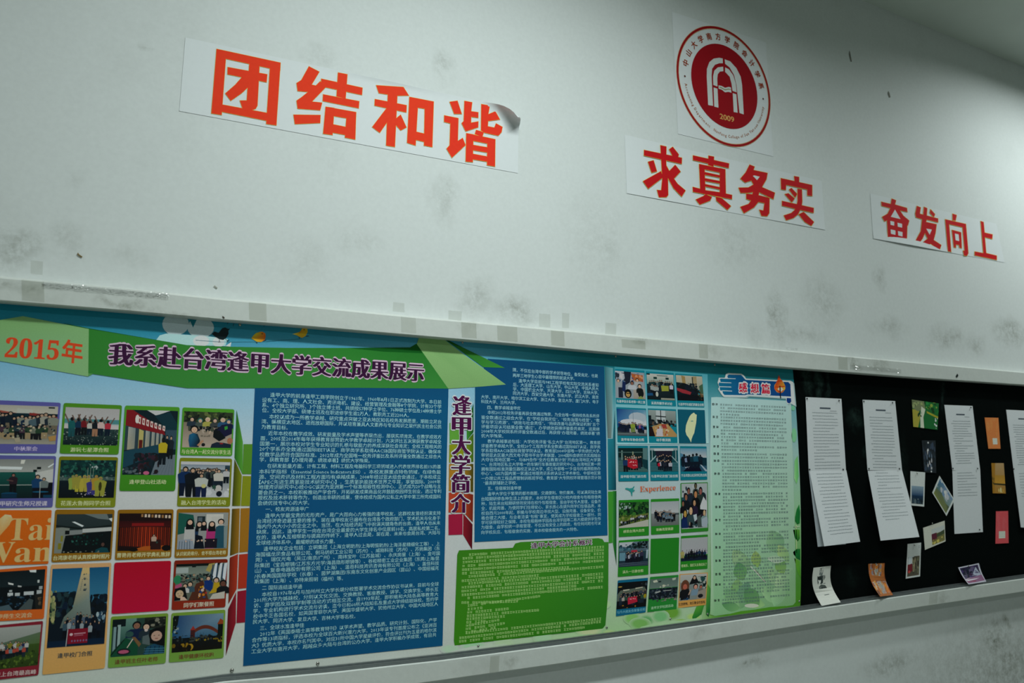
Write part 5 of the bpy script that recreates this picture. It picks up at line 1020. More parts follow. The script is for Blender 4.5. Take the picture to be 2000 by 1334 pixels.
PG = [
 ([(1573.5, 775.5), (1643.4, 779), (1652.4, 919.3), (1579.7, 921.4)], 0, text_page(1, 19, v0=.20), 'typed white page pinned flat nearest the poster, upper of its pair'),
 ([(1684.9, 780.8), (1748.3, 783.3), (1762, 919.3), (1694.4, 918.2)], 0, text_page(1, 18, v0=.24), 'typed white page pinned flat, upper of the second pair from the poster'),
 ([(1844.5, 790.8), (1899.5, 792.9), (1914.4, 917.7), (1860.2, 919.2)], 0, text_page(1, 18, v0=.24, dv=.038), 'typed white page right of the green postcard, upper of its pair'),
 ([(1965.2, 800.2), (2022, 803), (2037, 919), (1980, 920.9)], 0, text_page(1, 18, v0=.24, dv=.038), 'typed white page cut by the right edge of the photo, upper one'),
 ([(1579.7, 921.4), (1640, 920), (1652, 1063), (1597.3, 1067.9)], 1, None, 'blank white sheet hanging behind the lower typed page nearest the poster'),
 ([(1581, 920), (1653, 918.5), (1680, 1058), (1609.8, 1067)], 1, text_page(0, 19, v0=.04, dv=.045), 'typed white page swinging out at its foot, lower one nearest the poster'),
 ([(1694.8, 919.3), (1762, 918.6), (1795.6, 1048.7), (1720, 1056)], 1, text_page(0, 16, v0=.03, dv=.045), 'typed white page swinging out at its foot, lower one of the second pair'),
 ([(1860.2, 918.7), (1914.4, 917.2), (1919.8, 1039.2), (1864.4, 1042.8)], 0, text_page(0, 9, v0=.04, dv=.045), 'half filled typed page, lower of the third pair, with empty lower half'),
 ([(1980, 920.5), (2036, 918), (2048, 1034), (1994, 1030)], 1, text_page(0, 9, v0=.04, dv=.05), 'typed white page cut by the right edge of the photo, lower one with curled corner')]
for i, (q, cu, dr, lb) in enumerate(PG):
    paper(q, lb, 'page', G1, curl=cu, up=.003 if i == 5 else 0, draw=dr, seed=60+i, col='96a6a6' if i != 4 else '86989a')
PN = [(1576, 778.5, 'upper left corner of the first upper page'), (1638.5, 782.5, 'upper right corner of the first upper page'), (1743, 786.5, 'upper right corner of the second upper page'),
      (1581, 917, 'left of the fold in the first pair of pages'), (1646.5, 917, 'right of the fold in the first pair of pages'), (1697, 915.5, 'left of the fold in the second pair of pages'),
      (1756.5, 915.5, 'right of the fold in the second pair of pages'), (1861, 915, 'left of the fold in the third pair of pages'), (1909, 915, 'right of the fold in the third pair of pages'),
      (1896, 796, 'upper right corner of the third upper page'), (1980, 916, 'lower left corner of the rightmost upper page'), (1913, 1034.5, 'lower right corner of the half filled page'), (1687, 784, 'upper left corner of the second upper page')]
for (x, y, w) in PN:
    dome('push_pin', P(x, y, DP+.0035), .004, M_DARKM, 'dark push pin '+('' if w[0] in 'lr' and w[4:6] == 'of' or w.startswith('right of') else 'at the ')+w, 'push pin', 'push pins in the typed pages', h=.8)

def d_green(a):
    a.rect(0, 0, 1, 1, '1c6c34'); a.poly([(0, .35), (.25, .35), (.3, .6), (.2, 1), (0, 1)], '94983c'); a.poly([(0, 0), (.45, 0), (.5, .3), (.2, .4), (0, .3)], '5c6c4c'); a.poly([(.35, .2), (.5, .3), (.42, .6), (.45, 1), (.3, 1), (.3, .6)], '98a894'); a.poly([(.55, .35), (1, .5), (1, .58), (.55, .42)], '9ca030')
    a.blobs(.45, 0, 1, .4, 26, .05, ['1c7c34', '2c8c44', '14401c', '7c9c40']); a.blobs(.2, .4, .35, .6, 6, .05, ['143c24']); a.blobs(.8, .55, .98, .95, 7, .03, ['a8b4a8']); a.blobs(0, .05, .4, .3, 14, .04, ['788c5c', '34442c'])
def d_dark(a):
    a.rect(0, 0, 1, 1, '182024'); a.blobs(.05, .05, .95, .95, 60, .08, ['1c2830', '24343c', '10181c', '2c3c4c']); a.ell(.45, .07, .05, .03, 'b0b8b0', 8); a.blobs(.3, .25, .7, .9, 14, .06, ['4c6474', '8a9494', '5c7080']); a.ell(.42, .3, .06, .025, 'b0b8ac', 8); a.ell(.6, .96, .06, .03, 'b0b8ac', 8)
def d_sea(a):
    a.rect(0, 0, 1, 1, '98a8a4'); a.rect(.08, .42, .92, .94, '2c4c60'); a.vgrad(.08, .42, .92, .7, '6c8894', '1c4468'); a.vgrad(.08, .7, .92, .94, '143450', '14242c'); a.blobs(.08, .78, .92, .93, 14, .07, ['2c4450', '101c20', '4c6064'])
def d_mountain(a):
    a.rect(0, 0, 1, 1, '98a8a4'); a.poly([(.07, .06), (.93, .06), (.93, .94), (.07, .94)], ['34709c', '6c8490', '4c6c58', '4c6c34']); a.blobs(.08, .08, .92, .5, 22, .09, ['8a989c', '5c7c98', 'a0a8a4']); a.poly([(.07, .6), (.4, .5), (.7, .62), (.93, .55), (.93, .94), (.07, .94)], ['4c5c44', '3c4c3c', '5c6c44', '2c3c30', '5c6c40', '6c7c38'])
def d_redhouse(a):
    a.rect(0, 0, 1, 1, '94a094'); a.rect(.36, .42, .97, .93, '64683c'); a.rect(.36, .2, .97, .45, '8c9c98'); a.rect(.36, .42, .6, .75, '481c2c'); a.poly([(.6, .5), (.97, .4), (.97, .6), (.6, .65)], '34442c'); a.blobs(.38, .7, .95, .92, 16, .05, ['8c8c3c', '6c7438', 'a0a050'])
def d_temple(a):
    a.rect(0, 0, 1, 1, '94a4a0'); a.rect(.08, .38, .92, .95, '3c3c30'); a.rect(.1, .38, .5, .6, '8a9c9c'); a.blobs(.4, .4, .92, .9, 30, .08, ['3c4034', '545c44', '2c2c24', '6c6c54']); a.poly([(.08, .62), (.4, .58), (.45, .8), (.1, .85)], '5c1c24'); a.ell(.22, .82, .09, .04, '9c3c34', 8); a.ell(.5, .05, .05, .02, '34444c', 6)
    for k in range(3): a.rect(.8, .08+.03*k, .92, .09+.03*k, '68787c')
def d_portrait(a):
    a.rect(0, 0, 1, 1, '96a49c'); a.blobs(.38, .02, .6, .24, 18, .035, ['5c6a68', '78847e', '4a5856']); a.blobs(.28, .24, .72, .46, 26, .08, ['24302e', '3c4846', '16201e', '66726c']); a.ell(.40, .36, .075, .085, 'a4aea4', 10); a.ell(.42, .31, .10, .05, '1c2624', 10); a.poly([(.3, .53), (.45, .47), (.66, .5), (.74, .62), (.68, .76), (.46, .78), (.3, .66)], ['46524e', '34403c', '3c4844', '2c3834', '46524e', '34403c', '505c58']); a.blobs(.34, .54, .68, .74, 18, .04, ['1c2826', '5c6864', '343e3c'])
def d_orange(a):
    a.rect(0, 0, 1, 1, '8c5a2c'); a.blobs(0, 0, 1, 1, 110, .09, ['a4642c', 'b4742c', '7c4424', '6c6c70', '8c8c84', '94602c', '5c4438', 'a88444']); a.poly([(.35, .2), (.6, .15), (.65, .95), (.35, .95)], '78827c'); a.blobs(.35, .2, .7, .95, 30, .07, ['8c9690', '6c7874', '8c744c']); a.ell(.5, .04, .05, .025, 'c4ccc4', 8)
def d_purple(a):
    a.rect(0, 0, 1, 1, '8c98a0'); a.rect(.05, .06, .93, .7, '241c3c'); a.blobs(.08, .1, .9, .66, 34, .1, ['1c2434', '34285c', '101828', '44445c', '2c1c34']); a.poly([(.55, .5), (.8, .15), (.92, .6), (.7, .68)], '7c8c98'); a.poly([(.03, .7), (.95, .6), (.97, .97), (.05, .98)], '644c64'); a.poly([(.0, .72), (.5, .66), (.95, .72), (.5, .8), (.1, .82)], 'a8a8c0'); a.poly([(.05, .85), (.5, .84), (.5, .98), (.08, .98)], '6c3444')
def d_plain(c, sq, base):
    def f(a):
        a.rect(0, 0, 1, 1, base); a.blobs(.05, .02, .95, .98, 26, .12, [c, base]); a.rect(*sq, '9cacA0'.lower())
        for k in range(3): a.rect(sq[0], sq[1]+.3*k*(sq[3]-sq[1])+.02, sq[2], sq[1]+.3*k*(sq[3]-sq[1])+.027, '8c8c80')
    return f
def d_yellow(a):
    a.vgrad(0, 0, 1, 1, '8c7c54', '8c6c24'); a.vgrad(0, .4, 1, .7, '94782c', 'a8842c'); a.poly([(0, .0), (.3, 0), (.15, 1), (0, 1)], '8c6a1c'); a.poly([(.1, .66), (1, .68), (1, .74), (.1, .71)], '2c2c14'); a.blobs(0, .45, .2, .7, 8, .06, ['3c3814', '6c581c']); a.blobs(.3, .8, .9, .97, 10, .06, ['a8a060', 'a89034', 'b0a878'])
CARDS = [
 ([(1781, 780.5), (1833.6, 788), (1831, 839.5), (1783.8, 833.5)], 0, d_green, 'postcard with a bright green and yellow picture', '1c6c34'),
 ([(1800.4, 860), (1827.2, 860.4), (1828.7, 924), (1805, 922.6)], 0, d_dark, 'narrow dark grey upright card below the green postcard', '182024'),
 ([(1778.3, 920.3), (1807, 922.6), (1805, 989.6), (1778.3, 987)], 0, d_sea, 'upright white bordered postcard of a blue sea, left of the tilted one', '98a8a4'),
 ([(1835, 929.3), (1864.4, 976.4), (1848.6, 1007.8), (1820.9, 962.3)], 0, d_mountain, 'tilted diamond-wise postcard of mountains and blue sky', '98a8a4'),
 ([(1803, 1031), (1845, 1017), (1846.8, 1057.4), (1806.7, 1074)], 0, d_redhouse, 'skewed white postcard with a dark red house on its right half', '94a094'),
 ([(1772.7, 1062.5), (1799.2, 1059.8), (1797, 1125.8), (1769.2, 1130.3)], 0, d_temple, 'upright white postcard with a grey and dark red lower half', '94a4a0'),
 ([(1589.2, 1109), (1623, 1105), (1642.2, 1176.3), (1604.8, 1183.4)], 1, d_portrait, 'curled pale card with a black ink portrait, on the lower ledge', '96a49c'),
 ([(1696.2, 1101.5), (1728.2, 1099.9), (1744.4, 1162.2), (1719, 1165)], 1, d_orange, 'curled orange and grey patterned card touching the lower ledge', '8c5a2c'),
 ([(1871.5, 1108.4), (1912, 1100), (1926.5, 1136), (1891.7, 1141.4)], 1, d_purple, 'curled dark purple postcard at the lower ledge, rightmost of the curled cards', '8c98a0'),
 ([(1923.2, 815.5), (1950, 816), (1954.2, 876.4), (1930.5, 876.4)], 0, d_plain('bc7840', (.42, .66, .78, .86), 'b8703a'), 'plain orange upright card with a small white square', 'b8703a'),
 ([(1936.4, 904.5), (1960.5, 904.5), (1964.5, 964), (1939, 963.5)], 0, d_yellow, 'golden yellow upright card between the orange and the red card', '8c7c54'),
 ([(1945.3, 998.7), (1969, 998), (1970, 1060.8), (1944.3, 1062)], 0, d_plain('c85054', (.25, .62, .75, .84), 'c4484c'), 'plain red upright card with a small white square', 'c4484c')]
bows = {6: 9, 7: 7, 8: 2}
for i, (q, cu, dr, lb, c) in enumerate(CARDS):
    paper(q, lb, 'postcard', 'postcards and cards pinned on the black felt', curl=cu, name='postcard', material=M_GLOSS if i not in (6,) else M_PAPER, col=c, draw=dr, seed=80+i, bow=bows.get(i), n=12)
for (x, y, w) in ((1707+4, 1101.5, 'the orange curled card'), (1791, 924.5, 'the blue sea postcard'), (1821, 1022, 'the red house postcard'), (1786, 1065, 'the dark red temple-like postcard'), (1891, 1105.5, 'the purple curled card'), (1604, 1110, 'the ink portrait card')):
    dome('push_pin', P(x, y, DP+.0035), .0038, M_METAL, 'small bright push pin at the top of '+w, 'push pin', 'push pins in the postcards', h=.8)

# ------------------------------------------------------------------ stickers on the wall
WH = (.75, .785, .79, 1)
def sticker(name, pts, label, cat, group, d=.0012, origin=None, curl=None, sub=14):
    """vinyl sheet: quad in the photograph; optional lift function (u, v) -> extra distance"""
    root = thing(name, P(*(origin or pts[3]), 0)+Vector((0, -.0003, 0)), label, cat, group)
    (ax, ay), (bx, by), (cx, cy), (dx, dy) = pts
    vs = []; fs = []
    for j in range(sub+1):
        for i in range(sub*2+1):
            u = i/(sub*2); v = j/sub
            x = (1-v)*((1-u)*ax+u*bx)+v*((1-u)*dx+u*cx); y = (1-v)*((1-u)*ay+u*by)+v*((1-u)*dy+u*cy)
            p = P(x, y, d)
            if curl: p = curl(u, v, p)
            vs.append(p)
    w = sub*2+1
    for j in range(sub):
        for i in range(sub*2):
            a = j*w+i; fs.append((a, a+w, a+w+1, a+1))
    twoside(vs, fs, .0004)
    o = link_mesh('sheet', vs, fs, M_STK, root, smooth=True)
    return root
M_STK = mat('white_vinyl', WH, .6, spec=.15, noise=.015, nscale=60, bump=.05, bscale=90)
class Chars:
    def __init__(s, z, d, col, root, fn=None): s.z = z; s.d = d; s.col = col; s.root = root; s.fn = fn
    def char(s, polys, holes=()):
        a = Art(s.d)
        if s.fn: a.fn = s.fn
        def grow(pts, g):
            A = sum(pts[i][0]*pts[(i+1) % len(pts)][1]-pts[(i+1) % len(pts)][0]*pts[i][1] for i in range(len(pts)))
            sg = 1 if A > 0 else -1; out = []
            n = len(pts)
            for i in range(n):
                p0, p1, p2 = pts[i-1], pts[i], pts[(i+1) % n]
                def nn(a, b):
                    l = math.hypot(b[0]-a[0], b[1]-a[1]) or 1; return ((b[1]-a[1])/l*sg, -(b[0]-a[0])/l*sg)
                n0 = nn(p0, p1); n1 = nn(p1, p2); mx, my = n0[0]+n1[0], n0[1]+n1[1]; l = math.hypot(mx, my)
                if l < .5: mx, my = n1; l = 1
                k = g/max(.5, l/2)/l if l else 0
                out.append((p1[0]+mx*k, p1[1]+my*k))
            return out
        for p in polys: a.poly(grow(s.z(*p), .55), 'd0a040')
        a.k += 10
        for p in polys: a.poly(s.z(*p), s.col)
        a.k += 10
        for p in holes: a.poly(s.z(*p), WHH, step=False)
        a.build('character', M_CHAR, s.root)
WHH = WH
M_CHAR = mat('red_vinyl_lettering', rough=.7, spec=.12, attr=True, noise=.03, nscale=80)
RED = (.72, .03, .012, 1)

KA = P(938, 198, .0012); KB = P(1013, 263, .0012); KD = (KB-KA).normalized(); KN = Vector((-KD.z, 0, KD.x))
if KN.z < 0: KN = -KN
def curl1(u, v, p):
    # the upper right corner has let go of the wall and rolls forward about a slanting line
    e = max(0, min(1, 1-v/.05))*.003*math.exp(-((u-.62)/.16)**2)
    k = (p-KA).dot(KN)
    if k <= 0: return p+Vector((0, -e, 0))
    R_ = .030; t = k/R_
    return p+KN*(R_*math.sin(t)-k)+Vector((0, -R_*(1-math.cos(t))-e, 0))
st1 = sticker('slogan_sticker', [(362, 73), (1013, 214), (1011.6, 338.2), (350.2, 216.8)], 'white strip sticker with four orange red characters and one curling corner', 'sticker', 'slogan stickers on the wall', curl=curl1, origin=(350.2, 216.8), sub=30)
z6b = zf(2.817, 330, 50); c1 = Chars(z6b, .0022, (.90, .048, .013, 1), st1)
c1.char([[(262, 128), (614, 204), (612, 248), (260, 171)], [(558, 195), (614, 204), (591, 549), (535, 541)], [(262, 128), (316, 140), (290, 492), (233, 483)], [(292, 434), (545, 481), (540, 524), (289, 474)],
         [(323, 228), (541, 268), (537, 312), (322, 268)], [(444, 180), (500, 195), (487, 440), (478, 457), (455, 466), (405, 458), (390, 412), (428, 412)], [(375, 275), (445, 283), (445, 330), (400, 372), (340, 414), (310, 373), (365, 325), (400, 285)]])
c1.char([[(770, 224), (828, 254), (785, 325), (808, 330), (832, 306), (862, 340), (787, 418), (843, 424), (832, 466), (708, 457), (702, 413), (728, 395), (765, 365), (708, 360), (702, 316), (728, 300)],
         [(685, 490), (834, 492), (832, 536), (693, 542)], [(838, 292), (1065, 342), (1062, 382), (836, 334)], [(930, 258), (982, 268), (972, 402), (922, 390)], [(848, 378), (1047, 416), (1044, 455), (846, 415)],
         [(862, 446), (910, 453), (900, 602), (848, 595)], [(862, 446), (1030, 476), (1027, 518), (858, 490)], [(979, 470), (1030, 476), (1025, 627), (968, 616)], [(898, 542), (977, 558), (972, 602), (896, 588)]])
c1.char([[(1133, 404), (1308, 438), (1306, 478), (1131, 440)], [(1205, 350), (1258, 360), (1243, 668), (1195, 660)], [(1200, 450), (1222, 500), (1160, 590), (1118, 558), (1185, 470)], [(1248, 512), (1275, 490), (1307, 560), (1275, 577), (1246, 545)],
         [(1140, 328), (1290, 338), (1320, 385), (1250, 386), (1155, 372)], [(1323, 392), (1372, 403), (1357, 660), (1310, 645)], [(1323, 392), (1457, 418), (1454, 465), (1320, 444)], [(1408, 410), (1457, 418), (1449, 669), (1403, 660)], [(1357, 583), (1408, 595), (1405, 640), (1355, 628)]])
z7 = zf(7.845, 840, 160); c2 = Chars(z7, .0026, (.88, .040, .015, 1), st1)
c2.char([[(300, 305), (420, 288), (485, 490), (370, 490)], [(217, 512), (435, 555), (425, 905), (500, 858), (543, 968), (335, 1162), (252, 1022), (300, 970), (310, 635), (215, 612)],
         [(527, 290), (645, 312), (630, 450), (740, 465), (738, 550), (630, 535), (628, 625), (740, 605), (738, 695), (545, 757), (483, 632), (515, 600)],
         [(785, 340), (915, 362), (905, 420), (893, 495), (1000, 450), (1070, 575), (890, 600), (885, 680), (985, 700), (1010, 635), (1110, 690), (1095, 770), (1045, 825), (840, 780), (780, 745)],
         [(705, 735), (825, 770), (800, 845), (685, 800)], [(555, 785), (665, 805), (655, 1230), (545, 1220)], [(555, 785), (1000, 878), (998, 968), (552, 882)], [(660, 965), (878, 1002), (876, 1083), (658, 1045)], [(658, 1102), (876, 1142), (872, 1222), (656, 1186)], [(878, 880), (1000, 880), (995, 1297), (872, 1275)]])

def lift3(u, v, p): return p+Vector((0, -.006*max(0, (v-.8)/.2)*math.exp(-((u-.28)/.22)**2), 0))
def lift2(u, v, p): return p+Vector((0, -.0012*max(0, (v-.85)/.15)*(1+math.sin(u*9))*.5, 0))
st2 = sticker('slogan_sticker', [(1220.2, 263.1), (1604.8, 353.3), (1611.4, 449), (1224.2, 377.5)], 'white strip sticker with four dark red characters directly under the round emblem', 'sticker', 'slogan stickers on the wall', curl=lift2)
z7b = zf(4.545, 1200, 240); c = Chars(z7b, .0036, (.60, .008, .012, 1), st2)
c.char([[(263, 240), (600, 310), (598, 365), (262, 290)], [(408, 198), (462, 210), (460, 365), (475, 470), (478, 640), (462, 660), (395, 660), (378, 595), (415, 598), (425, 500), (415, 320)], [(485, 235), (518, 212), (572, 280), (560, 330), (520, 310), (505, 270)],
        [(298, 345), (348, 332), (378, 430), (330, 442)], [(253, 518), (415, 428), (430, 485), (300, 585)], [(540, 372), (588, 432), (515, 510), (470, 445)], [(462, 380), (505, 460), (560, 540), (632, 600), (597, 655), (525, 580), (470, 480)]])
c.char([[(697, 288), (1018, 360), (1015, 402), (697, 330)], [(835, 290), (885, 300), (880, 390), (832, 375)], [(752, 365), (800, 378), (808, 605), (762, 592)], [(935, 400), (985, 412), (990, 645), (935, 630)], [(752, 365), (985, 412), (983, 450), (752, 403)],
        [(800, 436), (940, 466), (940, 487), (800, 460)], [(800, 490), (940, 517), (940, 540), (800, 514)], [(800, 542), (940, 572), (940, 592), (800, 563)], [(695, 568), (762, 585), (800, 597), (935, 616), (1045, 640), (1043, 678), (697, 612)],
        [(810, 632), (865, 658), (850, 690), (758, 726), (722, 680), (790, 650)], [(900, 655), (950, 665), (1035, 738), (1003, 773), (905, 690)]])
c.char([[(1200, 370), (1245, 388), (1235, 418), (1360, 445), (1350, 500), (1310, 570), (1425, 620), (1412, 678), (1270, 608), (1180, 622), (1120, 622), (1102, 575), (1190, 573), (1235, 547), (1215, 512), (1160, 530), (1118, 495), (1165, 440)],
        [(1170, 628), (1265, 638), (1378, 666), (1375, 800), (1355, 830), (1305, 825), (1285, 770), (1322, 778), (1332, 712), (1278, 702), (1240, 750), (1150, 803), (1118, 745), (1190, 720), (1212, 690), (1170, 675)], [(1235, 590), (1290, 600), (1275, 655), (1222, 648)]], holes=[[(1243, 466), (1290, 478), (1266, 508), (1229, 470)]])
c.char([[(1595, 472), (1640, 480), (1640, 530), (1600, 520)], [(1477, 490), (1756, 552), (1756, 650), (1712, 645), (1712, 592), (1525, 550), (1522, 597), (1480, 590)], [(1550, 592), (1572, 578), (1622, 630), (1604, 664)], [(1512, 632), (1545, 625), (1600, 672), (1575, 706)],
        [(1625, 585), (1665, 590), (1668, 700), (1658, 765), (1615, 752), (1626, 690)], [(1487, 692), (1770, 755), (1768, 800), (1487, 735)], [(1612, 742), (1657, 757), (1630, 812), (1590, 845), (1525, 866), (1503, 822), (1570, 800), (1598, 775)], [(1636, 812), (1680, 790), (1772, 880), (1748, 915), (1690, 880)]])
st3 = sticker('slogan_sticker', [(1699.4, 377.8), (1946, 437), (1962, 512.8), (1705.7, 466)], 'white strip sticker with four red characters, rightmost slogan, its lower edge lifting', 'sticker', 'slogan stickers on the wall', curl=lift3)
z8b = zf(5.556, 1640, 340); c = Chars(z8b, .0030, (.58, .008, .012, 1), st3, fn=None)
SQ = lambda *p: list(p)
c.char([[(565, 265), (612, 285), (600, 330), (730, 368), (735, 412), (655, 395), (690, 450), (755, 505), (740, 560), (700, 538), (530, 492), (487, 515), (460, 465), (520, 430), (550, 370), (455, 345), (452, 300), (555, 325)],
        [(512, 480), (735, 530), (728, 752), (695, 745), (692, 707), (562, 682), (560, 722), (525, 715)]],
       holes=[[(600, 385), (660, 488), (555, 464)], [(550, 508), (592, 518), (592, 560), (552, 550)], [(628, 528), (678, 540), (678, 582), (630, 570)], [(553, 600), (605, 612), (605, 660), (556, 648)], [(632, 618), (682, 630), (682, 678), (636, 666)]])
c.char([[(838, 345), (880, 362), (870, 430), (908, 440), (915, 355), (950, 370), (945, 450), (1068, 482), (1068, 525), (945, 494), (937, 520), (1052, 545), (1040, 640), (1020, 715), (1103, 770), (1085, 825), (985, 757), (935, 798), (890, 750), (955, 700), (925, 640), (900, 700), (855, 760), (822, 725), (880, 620), (895, 490), (828, 470), (820, 430)],
        [(985, 380), (1035, 435), (1022, 470), (978, 420)]], holes=[[(940, 592), (1000, 602), (976, 658)]])
c.char([[(1225, 430), (1270, 445), (1258, 505), (1226, 498)], [(1145, 490), (1185, 500), (1210, 845), (1175, 838)], [(1145, 490), (1370, 542), (1368, 585), (1150, 535)], [(1330, 535), (1370, 542), (1397, 860), (1380, 888), (1350, 885), (1338, 830), (1357, 832)],
        [(1218, 605), (1318, 632), (1325, 805), (1300, 798), (1296, 770), (1262, 763), (1262, 800), (1240, 795)]], holes=[[(1250, 645), (1290, 655), (1298, 728), (1258, 718)]])
c.char([[(1530, 510), (1562, 520), (1573, 635), (1660, 655), (1655, 705), (1576, 685), (1590, 857), (1705, 885), (1705, 932), (1465, 882), (1465, 840), (1560, 858)]])

# round emblem sticker
st4 = sticker('emblem_sticker', [(1312.4, 22.8), (1495.9, 82.8), (1510.3, 305.8), (1324.4, 261.5)], 'square white sticker with a round dark red college emblem above the middle slogan', 'sticker', None)
EC = Vector((.99380*WALL_Y, WALL_Y, EYE.z+.67570*WALL_Y)); RO = .11333*WALL_Y; RI = .080256*WALL_Y
def epoly(pts, d): return [EC+Vector((x, -d, z)) for (x, z) in pts]
def ring(r0, r1, d, name, col, n=72):
    vs = []; fs = []
    for i in range(n):
        a = 2*math.pi*i/n
        vs += epoly([(r0*math.cos(a), r0*math.sin(a)), (r1*math.cos(a), r1*math.sin(a))], d)
    for i in range(n): a = 2*i; b = 2*((i+1) % n); fs.append((a, b, b+1, a+1))
    return link_mesh(name, vs, fs, M_CHAR, st4, cols=[col]*len(vs))
DR = (.34, .004, .010, 1)
ring(RO*.965, RO*1.0, .0024, 'outer_ring', DR); ring(RO*.955, RO*1.008, .0021, 'ring_edge', (.62, .34, .16, 1))
n = 72; vs = epoly([(RI*math.cos(2*math.pi*i/n), RI*math.sin(2*math.pi*i/n)) for i in range(n)], .0022)
link_mesh('disc', vs, [tuple(range(n))], M_CHAR, st4, cols=[DR]*n)
def arc_text(chars, a0, a1, r, size, col, inward, bold, res=2, wt=None, xscale=1.0):
    vs_ = []; fs_ = []; tot = sum(wt) if wt else len(chars); acc = 0
    for i, ch in enumerate(chars):
        w = wt[i] if wt else 1
        t = ((acc+w/2)/tot) if wt else (i/(len(chars)-1)); acc += w
        ang = math.radians(a0+(a1-a0)*t)
        v, f = glyphs(ch, res) if ch != ' ' else ([], [])
        if not v: continue
        x0 = min(p[0] for p in v); x1 = max(p[0] for p in v); cx_ = (x0+x1)/2
        rad = Vector((math.cos(ang), math.sin(ang))); tan = Vector((math.sin(ang), -math.cos(ang)))
        if inward: rad = -rad; tan = -tan
        for si, (sx, sy) in enumerate(bold):
            b = len(vs_)
            for (x, y) in v:
                q_ = Vector((math.cos(ang), math.sin(ang)))*r+tan*((x-cx_+sx)*size*xscale)+rad*((y-.37+sy)*size)
                vs_.append(EC+Vector((q_.x, -.0024-si*6e-6, q_.y)))
            fs_ += [tuple(k+b for k in ff) for ff in f]
    return link_mesh('ring_lettering', vs_, fs_, M_CHAR, st4, cols=[col]*len(vs_))
GB = (.42, .13, .035, 1)
arc_text('中山大学南方学院会计学系', 166.5, 13.9, .0943*WALL_Y, .033, (.36, .05, .012, 1), False, BOLD, 2, xscale=.95)
en = 'Accounting Department · Nanfang College of Sun Yat-sen University'
wts = [{' ': .35, 'i': .28, 'l': .28, 't': .4, 'f': .36, 'r': .4, 'm': .9, 'D': .75, 'A': .7, 'N': .78, 'C': .75, 'S': .65, 'U': .75, 'Y': .65, '-': .4, '·': .35}.get(c_, .58) for c_ in en]
arc_text(en, -170, -11, .0948*WALL_Y, .0185, GB, True, ((0, 0), (.02, 0)), 1, wts, xscale=.92)
vs = []; fs = []
for a in (-177.8, -1.6):
    r = .095*WALL_Y; cxx, czz = r*math.cos(math.radians(a)), r*math.sin(math.radians(a)); b = len(vs)
    vs += epoly([(cxx+.0045*math.cos(k*math.pi/5), czz+.0045*math.sin(k*math.pi/5)) for k in range(10)], .0024); fs.append(tuple(range(b, b+10)))
link_mesh('dot', vs, fs, M_CHAR, st4, cols=[(.12, .03, .02, 1)]*len(vs))
# nested arches, the open book and the year
ar = Art(.0027); za = zf(4.169, 1280, 0)
WC = (.70, .73, .71, 1)
ar.poly(za((430, 855), (418, 620), (420, 560), (440, 505), (475, 477), (520, 470), (548, 476), (550, 515), (520, 515), (485, 528), (462, 560), (458, 620), (470, 862)), WC)
ar.poly(za((685, 920), (660, 690), (640, 610), (605, 550), (568, 520), (565, 483), (610, 500), (660, 555), (695, 625), (706, 690), (720, 932)), WC)
ar.poly(za((472, 692), (470, 620), (480, 575), (510, 548), (552, 543), (554, 580), (525, 583), (508, 605), (504, 640), (506, 705)), WC)
ar.poly(za((474, 712), (506, 722), (514, 877), (480, 868)), WC)
ar.poly(za((568, 548), (600, 565), (635, 615), (655, 680), (662, 752), (628, 740), (620, 680), (605, 625), (568, 585)), WC)
ar.poly(za((630, 758), (660, 768), (670, 918), (638, 912)), WC)
ar.poly(za((515, 695), (540, 700), (568, 715), (595, 708), (615, 712), (620, 755), (595, 748), (568, 752), (540, 730), (515, 722)), WC)
ar.poly(za((520, 706), (540, 712), (568, 728), (595, 722), (616, 726), (616, 732), (595, 729), (568, 736), (540, 720), (520, 712)), (.30, .28, .10, 1))
ar.build('arch_motif', M_CHAR, st4)
t = Text(.0027); t.add('2009', za((525, 945))[0], za((640, 975))[0], 13.2, (.78, .42, .13, 1), shifts=((-.02, 0), (.02, 0), (0, .015)), res=3, mid=.345); t.build('year', M_CHAR, st4)

# ------------------------------------------------------------------ tape, flecks
def strip(pts, d, name, material, label, group, amp=0.0, seed=0, n=1, cat='tape'):
    r = random.Random(seed); (a, b, c_, e) = pts
    nx = n; ny = max(1, n//6) if n > 1 else 1; vs = []; fs = []
    for j in range(ny+1):
        for i in range(nx+1):
            u = i/nx; v = j/ny
            x = (1-v)*((1-u)*a[0]+u*b[0])+v*((1-u)*e[0]+u*c_[0]); y = (1-v)*((1-u)*a[1]+u*b[1])+v*((1-u)*e[1]+u*c_[1])
            vs.append(P(x, y, d+amp*r.random()))
    for j in range(ny):
        for i in range(nx):
            k = j*(nx+1)+i; fs.append((k, k+nx+1, k+nx+2, k+1))
    o = link_mesh(name, vs, fs, material)
    s = o.modifiers.new('thickness', 'SOLIDIFY'); s.thickness = .0002; s.offset = -1
    return tag(o, label, cat, group)
TG = 'patches of clear tape on the wall and mouldings'
dm = DT+.0008
def below(x, o): return lerp_pts(up_top, x)+o
TP = [(42, 86, 'at the left end of the upper moulding'), (486, 520, 'on the upper moulding above the first two birds'), (783, 812, 'on the upper moulding left of the green arrow tip'), (901, 930, 'on the upper moulding just right of the green arrow tip'),
      (971, 1010, 'on the upper moulding left above the smaller blue panel'), (1076, 1102, 'on the upper moulding above the smaller blue panel'), (1214, 1260, 'on the upper moulding above the grid of small photos'), (1365, 1382, 'on the upper moulding above the hand shaped heading'), (1637, 1655, 'on the upper moulding above the first pair of pages')]
